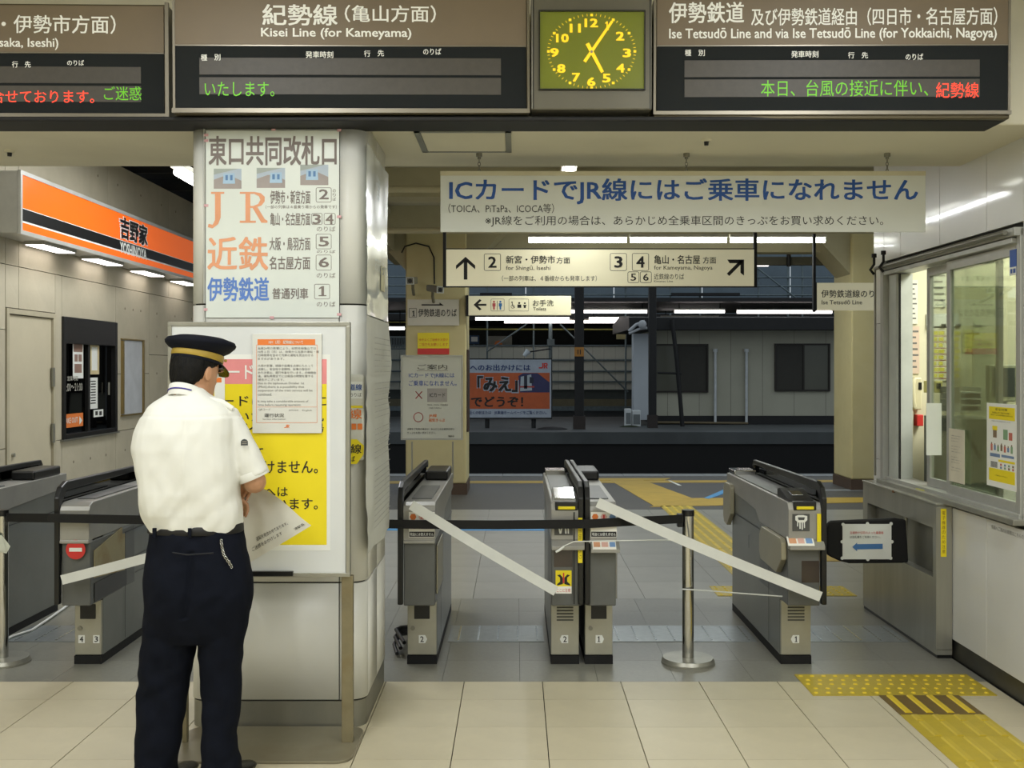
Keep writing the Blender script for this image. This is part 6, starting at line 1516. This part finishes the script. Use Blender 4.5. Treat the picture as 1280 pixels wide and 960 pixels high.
# arms: shoulder, elbow, wrist
RS, RE, RW = Vector((lx(290), .0, lz(524))), Vector((lx(317), .02, lz(603))), Vector((lx(292), .225, lz(611)))
LS, LE, LW = Vector((lx(190), .03, lz(535))), Vector((lx(184), .08, lz(612))), Vector((lx(250), .27, lz(628)))
capsule(hb_, [RS, RS.lerp(RE, .5), RE], [.036, .042, .043]); capsule(hb_, [RE, RE.lerp(RW, .4), RW], [.044, .041, .027])
capsule(hb_, [LS, LS.lerp(LE, .5), LE], [.036, .042, .041]); capsule(hb_, [LE, LE.lerp(LW, .4), LW], [.043, .04, .027])
def hand(mb, wr, d, up, side, curl):
    """palm and five fingers; d = pointing direction, up = back of the hand, side=+1 thumb towards d x up"""
    d = Vector(d).normalized(); up = Vector(up); up = (up - d * up.dot(d)).normalized(); s = d.cross(up) * side
    k0 = wr + d * .085
    mb.loft([[wr + d * a + s * (sx * .036 * f) * .9 + up * (su * h) for sx, su in ((-1, -1), (-.4, -1.1), (.4, -1.1), (1, -1), (1, 1), (.4, 1.15), (-.4, 1.15), (-1, 1))] for a, f, h in ((-.01, .7, .016), (.02, .9, .016), (.05, 1.08, .014), (.088, 1.12, .010))])
    for i, (off, L, r) in enumerate(((.031, .070, .0085), (.0105, .078, .0088), (-.0105, .073, .0083), (-.030, .058, .0075))):
        b0 = k0 + s * off; p1 = b0; dirs = d; pts = [b0 - d * .02, b0]
        for j, (fr, c_) in enumerate(((.45, curl[0]), (.3, curl[1]), (.25, curl[2]))):
            dirs = (Matrix.Rotation(math.radians(-c_) * 1.0, 3, s * side) @ dirs) if True else dirs
            p1 = p1 + dirs * L * fr; pts.append(p1)
        capsule(mb, pts, [r * 1.05, r * 1.05, r, r * .92, r * .8], 10)
    t0 = wr + d * .02 + s * .028
    td = (d * .65 + s * .75 - up * .25).normalized(); t1 = t0 + td * .038; td2 = (d * .9 + s * .15 - up * .45).normalized()
    capsule(mb, [t0, t1, t1 + td2 * .03, t1 + td2 * .05 - up * .006], [.013, .0115, .010, .0085], 10)
RD = Vector((-.32, .7, -.25)); LD = Vector((.72, .35, -.28))
hand(hb_, RW, RD, (.4, .1, 1), -1, (28, 38, 25)); hand(hb_, LW, LD, (-.2, .1, 1), 1, (28, 38, 25))
# legs down to the feet
LL = [(lx(212), .0, .80), (lx(205), .02, .5), (lx(200), .0, .09)]; RL = [(lx(277), .0, .80), (lx(278), .03, .5), (lx(275), .01, .09)]
for Lg in (LL, RL):
    capsule(hb_, [Lg[0], Lg[1]], [.085, .055]); capsule(hb_, [Lg[1], Vector(Lg[1]).lerp(Vector(Lg[2]), .3), Lg[2]], [.053, .054, .036])
    f_ = Vector(Lg[2]); capsule(hb_, [f_ + Vector((.004, -.01, -.045)), f_ + Vector((.03, .08, -.055)), f_ + Vector((.05, .13, -.062))], [.024, .024, .016])
body = remesh(hb_, .0042, 4, 'body', [m_skin], man, T)
# eyes
for s in (-1, 1):
    e = obj('eye', MB().sphere(T @ H(s * .031, .082, .0), .0115, 14, 10), mat('eye_white', '#d8d4cc', .3), man)
    obj('iris', MB().sphere(T @ H(s * .031, .0905, -.001), .0055, 10, 8), m_black, e)
    obj('eyebrow', MB().tube([T @ H(s * .015, .1, .018), T @ H(s * .032, .099, .023), T @ H(s * .048, .088, .018)], [.002, .0032, .002], 6), m_hair, man)
# hair: cap of hair over back and sides, short at the nape
hr = MB(); rings = []
for (z, cy_, rx, ry) in ((-.072, -.058, .042, .03), (-.055, -.05, .058, .046), (-.03, -.036, .072, .066), (0, -.026, .079, .081), (.03, -.012, .084, .097), (.06, -.008, .083, .1), (.09, -.006, .068, .085), (.113, -.004, .035, .05)):
    rings.append([HM @ v for v in ell((0, cy_, z), rx, ry, 24)])
hr.loft(rings)
remesh(hr, .005, 2, 'hair', [m_hair], man, T, lambda p: .0022 * noise.noise(Vector((p.x * 140, p.y * 140, p.z * 30))))
# glasses? none visible; cap
def ring(r_x, r_y, z, cy_=0.0, n=40, lift=0.0): return [T @ (HM @ Vector((r_x * math.cos(2 * math.pi * i / n), cy_ + r_y * math.sin(2 * math.pi * i / n), z + lift * math.sin(2 * math.pi * i / n)))) for i in range(n)]
cp = thing('cap_root', None, None, (0, 0, 0)) if False else None
crown = MB().loft([ring(.088, .107, .052), ring(.089, .108, .078, 0, lift=.006), ring(.110, .126, .088, .002, lift=.010), ring(.130, .141, .106, .004, lift=.014), ring(.133, .144, .115, .004, lift=.014), ring(.125, .137, .127, .004, lift=.014), ring(.088, .098, .139, .004, lift=.010), ring(.03, .03, .143, .004)])
cap = obj('peaked_cap', crown, m_cap, man, label='navy peaked cap with gold band')
obj('gold_band', MB().loft([ring(.0905, .1095, .048), ring(.092, .111, .051), ring(.092, .111, .071, 0, lift=.004), ring(.0905, .1095, .074, 0, lift=.004)], caps=False), m_gold, cap)
obj('lower_band', MB().loft([ring(.0885, .1075, .036), ring(.0895, .1085, .037), ring(.0895, .1085, .049), ring(.0885, .1075, .05)], caps=False), m_cap, cap)
vz = MB(); A = []; B = []
for i in range(17):
    a = math.pi * (.12 + .76 * i / 16); u = math.sin(math.pi * i / 16)
    A.append(T @ H(.09 * math.cos(a), .108 * math.sin(a), .046)); B.append(T @ H(.092 * math.cos(a) * (1 + .05 * u), .108 * math.sin(a) + .055 * u, .046 - .032 * u))
dn = (HM.to_3x3() @ Vector((0, 0, -.004)))
n_ = 17; vz.add(A + B + [v + dn for v in A] + [v + dn for v in B], [(i, i + 1, n_ + i + 1, n_ + i) for i in range(16)] + [(2 * n_ + i + 1, 2 * n_ + i, 3 * n_ + i, 3 * n_ + i + 1) for i in range(16)] + [(n_ + i, n_ + i + 1, 3 * n_ + i + 1, 3 * n_ + i) for i in range(16)], 0, True)
obj('visor', vz, m_shoe, cap)
obj('cap_button', MB().sphere(T @ H(.09, .065, .058), .006, 10, 8), m_gold, cap)

# shirt
sh = MB()
prof = [(lz(664), 189, 301, .0, .125), (lz(656), 184, 302, .0, .133), (lz(640), 179, 301, .0, .147), (lz(615), 175, 300, -.005, .152), (lz(585), 171, 300, -.01, .148), (lz(560), 169.5, 298, -.015, .142), (lz(540), 172, 297, -.015, .135), (lz(522), 177, 296, -.012, .122), (lz(508), 186, 288, -.008, .1), (lz(498), 203, 270, -.004, .078), (lz(491), 212, 258, .0, .07), (lz(485), 215, 254, .0, .062)]
sh.loft([ell((lx((a + c) / 2), y, z), (c - a) / 2 * K, ry, 28, p=2.3) for z, a, c, y, ry in prof])
def sleeve(S, E_, f, r0, r1, r2):
    e = S.lerp(E_, f); d = (E_ - S).normalized(); inn = Vector((-.06 if S.x > 0 else .06, 0, .02))
    sh.tube([S + inn * 1.2, S + inn * .2, S.lerp(E_, .35), S.lerp(E_, .65), e], [r0 * .8, r0, r0 * .98, r1, r2], 18)
sleeve(RS + Vector((-.01, 0, -.005)), RE + Vector((.006, 0, 0)), .90, .060, .062, .061)
sleeve(LS, LE, .88, .060, .062, .062)
def fold(p):
    q = p - Vector((MX, YM, 0))
    low = max(0, min(1, (lz(585) - q.z) / .25))
    v = .0022 * low * math.sin(q.x * 62 + q.z * 16 + 3 * noise.noise(q * 6)) * noise.noise(Vector((q.x * 8, q.y * 3, q.z * 3.5)) + Vector((3, 1, 2))) * 2
    v += .012 * noise.noise(Vector((q.x * 9 + q.z * 5.0, q.y * 7, q.z * 3.2))) + (.004 + .007 * low) * noise.noise(Vector((q.x * 18 - q.z * 12, q.y * 12, q.z * 7)))
    cr = math.exp(-((q.x - lx(247)) / .010) ** 2) * .003 if q.y < 0 and q.z < lz(515) else 0
    yoke = -math.exp(-((q.z - lz(521) - .03 * abs(q.x)) / .004) ** 2) * .002 if q.y < 0 else 0
    return v + cr + yoke
shirt = remesh(sh, .0055, 5, 'shirt', [m_shirt], man, T, fold)
# sleeve hems
def hem(S, E_, f, r, nm):
    e = S.lerp(E_, f); d = (E_ - S).normalized()
    obj(nm, MB().tube([T @ (e - d * .026), T @ (e - d * .024), T @ (e + d * .002), T @ (e + d * .004)], [r * .98, r, r, r * .985], 24), m_shirt, shirt)
hem(RS + Vector((-.01, 0, -.005)), RE + Vector((.006, 0, 0)), .92, .0600, 'sleeve_hem'); hem(LS, LE, .9, .0605, 'sleeve_hem')
# collar: standing band with fold-over leaf, open at the front
def cring(r, z, yc=0.0, c0=NB, k=30, tl=.42):
    o = []
    for i in range(k):
        a = math.radians(75 + 30 + 300 * i / (k - 1)); x, y = r * math.cos(a), r * math.sin(a) * .97
        o.append(T @ Vector((c0.x + x + .004, c0.y + y + yc, c0.z + z - tl * y - .12 * x)))
    return o
R1, R2, R3 = cring(.058, .036), cring(.064, .032), cring(.071, -.014); k = len(R1)
cb = MB().add(R1 + R2 + R3 + cring(.062, -.026), [(j * k + i, (j + 1) * k + i, (j + 1) * k + i + 1, j * k + i + 1) for j in range(2) for i in range(k - 1)] + [(3 * k + i, i, i + 1, 3 * k + i + 1) for i in range(k - 1)], 0, True)
obj('collar', cb, m_shirt, shirt)
obj('collar_lining', MB().tube(cring(.0675, .010, c0=NB)[4:20], .0028, 6), mat('collar_purple', '#3b2f86', .6), shirt)
# sleeve patch and shoulder strap
pt = RS.lerp(RE, .40) + Vector((.028, -.065, .012))
pn_ = Vector((.35, -1, .1)).normalized(); pu = EZ.cross(pn_).normalized(); pv = pn_.cross(pu)
cc = T @ pt
b = MB().add([cc + pn_ * .006 + pu * (x * .013) + pv * (z * .012) for x, z in ((-1, -1), (1, -1), (1, .3), (.6, .85), (0, 1.05), (-.6, .85), (-1, .3))], [list(range(7))])
for k_ in (-.4, .2): b.obox(cc + pv * k_ * .012 + pn_ * .006, pu, pv, pn_, .009, .0015, 0, .0006, 1)
obj('sleeve_patch', b, [mat('patch_dark', '#33383a', .6), m_trim], shirt)
obj('shoulder_strap', MB().tube([T @ (RS + Vector((-.075, -.035, .078))), T @ (RS + Vector((-.03, -.04, .066))), T @ (RS + Vector((.012, -.035, .04)))], [.01, .013, .011], 8), m_shirt, shirt)

# trousers
tr = MB()
waist = [(lz(650), 190, 301, .0, .115), (lz(662), 188, 303, .0, .122), (lz(680), 186, 308, -.004, .13), (lz(705), 184, 313, -.014, .14), (lz(735), 183, 316, -.02, .142), (lz(760), 182, 315.5, -.015, .135), (lz(785), 181, 309, -.008, .12), (lz(800), 184, 303, 0, .10)]
tr.loft([ell((lx((a + c) / 2), y, z), (c - a) / 2 * K, ry, 28, p=2.3) for z, a, c, y, ry in waist])
def leg(pts): tr.loft([ell((lx((a + c) / 2), y, z), (c - a) / 2 * K, ry, 22, p=2.2) for z, a, c, y, ry in pts])
leg([(lz(745), 185, 247, -.01, .1), (lz(780), 181, 248, -.005, .1), (lz(810), 178, 244, .0, .098), (lz(840), 174, 238, .005, .093), (lz(870), 172, 232.5, .008, .088), (lz(900), 171, 229, .004, .086), (lz(930), 171, 224, .0, .087), (lz(960), 171, 221, -.004, .09), (.06, 171, 222, -.006, .095), (.035, 172, 221, -.006, .095)])
leg([(lz(745), 246, 314.5, -.01, .1), (lz(780), 246, 309, -.005, .1), (lz(810), 248, 304, .004, .098), (lz(840), 250, 302, .01, .09), (lz(870), 251, 301, .012, .088), (lz(890), 253, 299, .01, .088), (lz(920), 253.5, 295, .004, .088), (lz(945), 253, 298, .0, .09), (.07, 252, 302, -.004, .096), (.035, 252, 303, -.004, .097)])
def tfold(p):
    q = p - Vector((MX, YM, 0))
    v = .008 * noise.noise(Vector((q.x * 7, q.y * 7, q.z * 9 + q.x * 10))) + .006 * noise.noise(Vector((q.x * 14 - q.z * 12, q.y * 6, q.z * 14)))
    v -= .012 * math.exp(-((q.x - lx(246) - .02 * math.sin(q.z * 9)) / .012) ** 2) * (1 if .68 < q.z < .93 and q.y < 0 else 0)
    return v
trou = remesh(tr, .0058, 12, 'trousers', [m_trou], man, T, tfold)
obj('belt', MB().loft([[T @ v for v in ell((lx(245), 0, z), rr, ry, 36, p=2.3)] for z, rr, ry in ((lz(664), .1765, .1255), (lz(663.5), .1785, .128), (lz(653.5), .177, .1255), (lz(653), .1755, .123))], caps=False), mat('belt_leather', '#0d0d0f', .6), man)
b = MB()
for px in (207, 250): b.box(MX + lx(px) - .006, MX + lx(px) + .006, YM - .132, YM - .12, lz(665), lz(654))
obj('belt_loop', b, m_trou, trou)
obj('back_pocket', MB().tube([T @ Vector((lx(232), -.156, lz(682))), T @ Vector((lx(250), -.160, lz(684.5))), T @ Vector((lx(280), -.147, lz(683)))], .0028, 6), mat('pocket_welt', '#0c0e14', .8), trou)
ch = MB(); cpts = [T @ Vector((lx(a), y, lz(c))) for a, c, y in ((287, 668, -.122), (290, 678, -.135), (292, 686, -.137), (297, 694, -.132), (301, 702, -.125))]
for a, c in zip(cpts, cpts[1:]):
    for k_ in range(4):
        m_ = a.lerp(c, (k_ + .5) / 4); r_ = .004
        ch.tube([m_ + Vector((r_ * math.cos(t_), (-.003 if k_ % 2 else .003), r_ * 1.3 * math.sin(t_))) for t_ in [i * math.pi / 3 for i in range(7)]], .0013, 5)
obj('key_chain', ch, m_chrome, trou)
for Lg, nm in ((LL, 0), (RL, 1)):
    f_ = Vector((Lg[2][0], Lg[2][1], 0)); b = MB(); dv = Vector((.30, 1, 0)).normalized(); sv = Vector((1, -.30, 0)).normalized()
    R_ = []
    for (d, w_, h0, h1) in ((-.075, .018, .01, .05), (-.06, .035, .002, .08), (.0, .04, .002, .09), (.06, .042, .002, .075), (.12, .048, .002, .055), (.18, .045, .002, .045), (.215, .03, .004, .035), (.228, .012, .01, .025)):
        c = f_ + dv * d; R_.append([T @ (c + sv * w_ * math.cos(t_) + EZ * ((h0 + h1) / 2 + (h1 - h0) / 2 * math.sin(t_))) for t_ in [i * math.pi / 8 for i in range(16)]])
    b.loft(R_); sh_ = obj('shoe', b, m_shoe, man)
# paper in his hands: a curled sheet hanging to the right
pp = []; nu, nv = 24, 14
c00, c10 = Vector((lx(262), .30, lz(612))), Vector((lx(312), .25, lz(622)))
c01, c11 = Vector((lx(286), .30, lz(722))), Vector((lx(376), .26, lz(667)))
vs = []
for j in range(nv + 1):
    for i in range(nu + 1):
        u, v = i / nu, j / nv
        p = c00.lerp(c10, u).lerp(c01.lerp(c11, u), v)
        p = p + Vector((0, .03 * math.sin(u * 2.6 + v * 2) + .02 * math.sin(v * 5), -.018 * math.sin(v * 3.1) * (1 - u)))
        vs.append(T @ p)
fs = [(j * (nu + 1) + i, j * (nu + 1) + i + 1, (j + 1) * (nu + 1) + i + 1, (j + 1) * (nu + 1) + i) for j in range(nv) for i in range(nu)]
t = thing('held_paper', 'curled white paper sheet hanging from the man\'s hands before the yellow poster', 'paper', T @ Vector((lx(330), .28, lz(705))))
sb = MB().add(vs, fs, 0, True); back = [v + Vector((0, .0012, 0)) for v in vs]; sb.add(back, [f[::-1] for f in fs], 0, True)
obj('sheet', sb, mat('held_paper', '#dddccf', .6, 0, .03, 6), t)
# writing along its lower edge, lying on the curved sheet
def on_sheet(s_, u0, u1, v0, v1, mb, bold=0.0):
    V, Fs, bx = glyphs(s_, 0.0, 1.0); o = []
    for a, c in V:
        u = u0 + (u1 - u0) * (a - bx[0]) / (bx[1] - bx[0]); v = v1 + (v0 - v1) * (c - bx[2]) / (bx[3] - bx[2])
        p = c00.lerp(c10, u).lerp(c01.lerp(c11, u), v)
        p = p + Vector((0, .03 * math.sin(u * 2.6 + v * 2) + .02 * math.sin(v * 5) - .0025, -.018 * math.sin(v * 3.1) * (1 - u)))
        o.append(T @ p)
    mb.add(o, Fs)
b = MB()
on_sheet('運転を見合わせております。', .2, .78, .72, .78, b, .01); on_sheet('ご迷惑をおかけします', .1, .62, .82, .88, b, .01); on_sheet('津駅長', .8, .96, .88, .93, b, .01)
obj('lettering', b, m_ink, t)
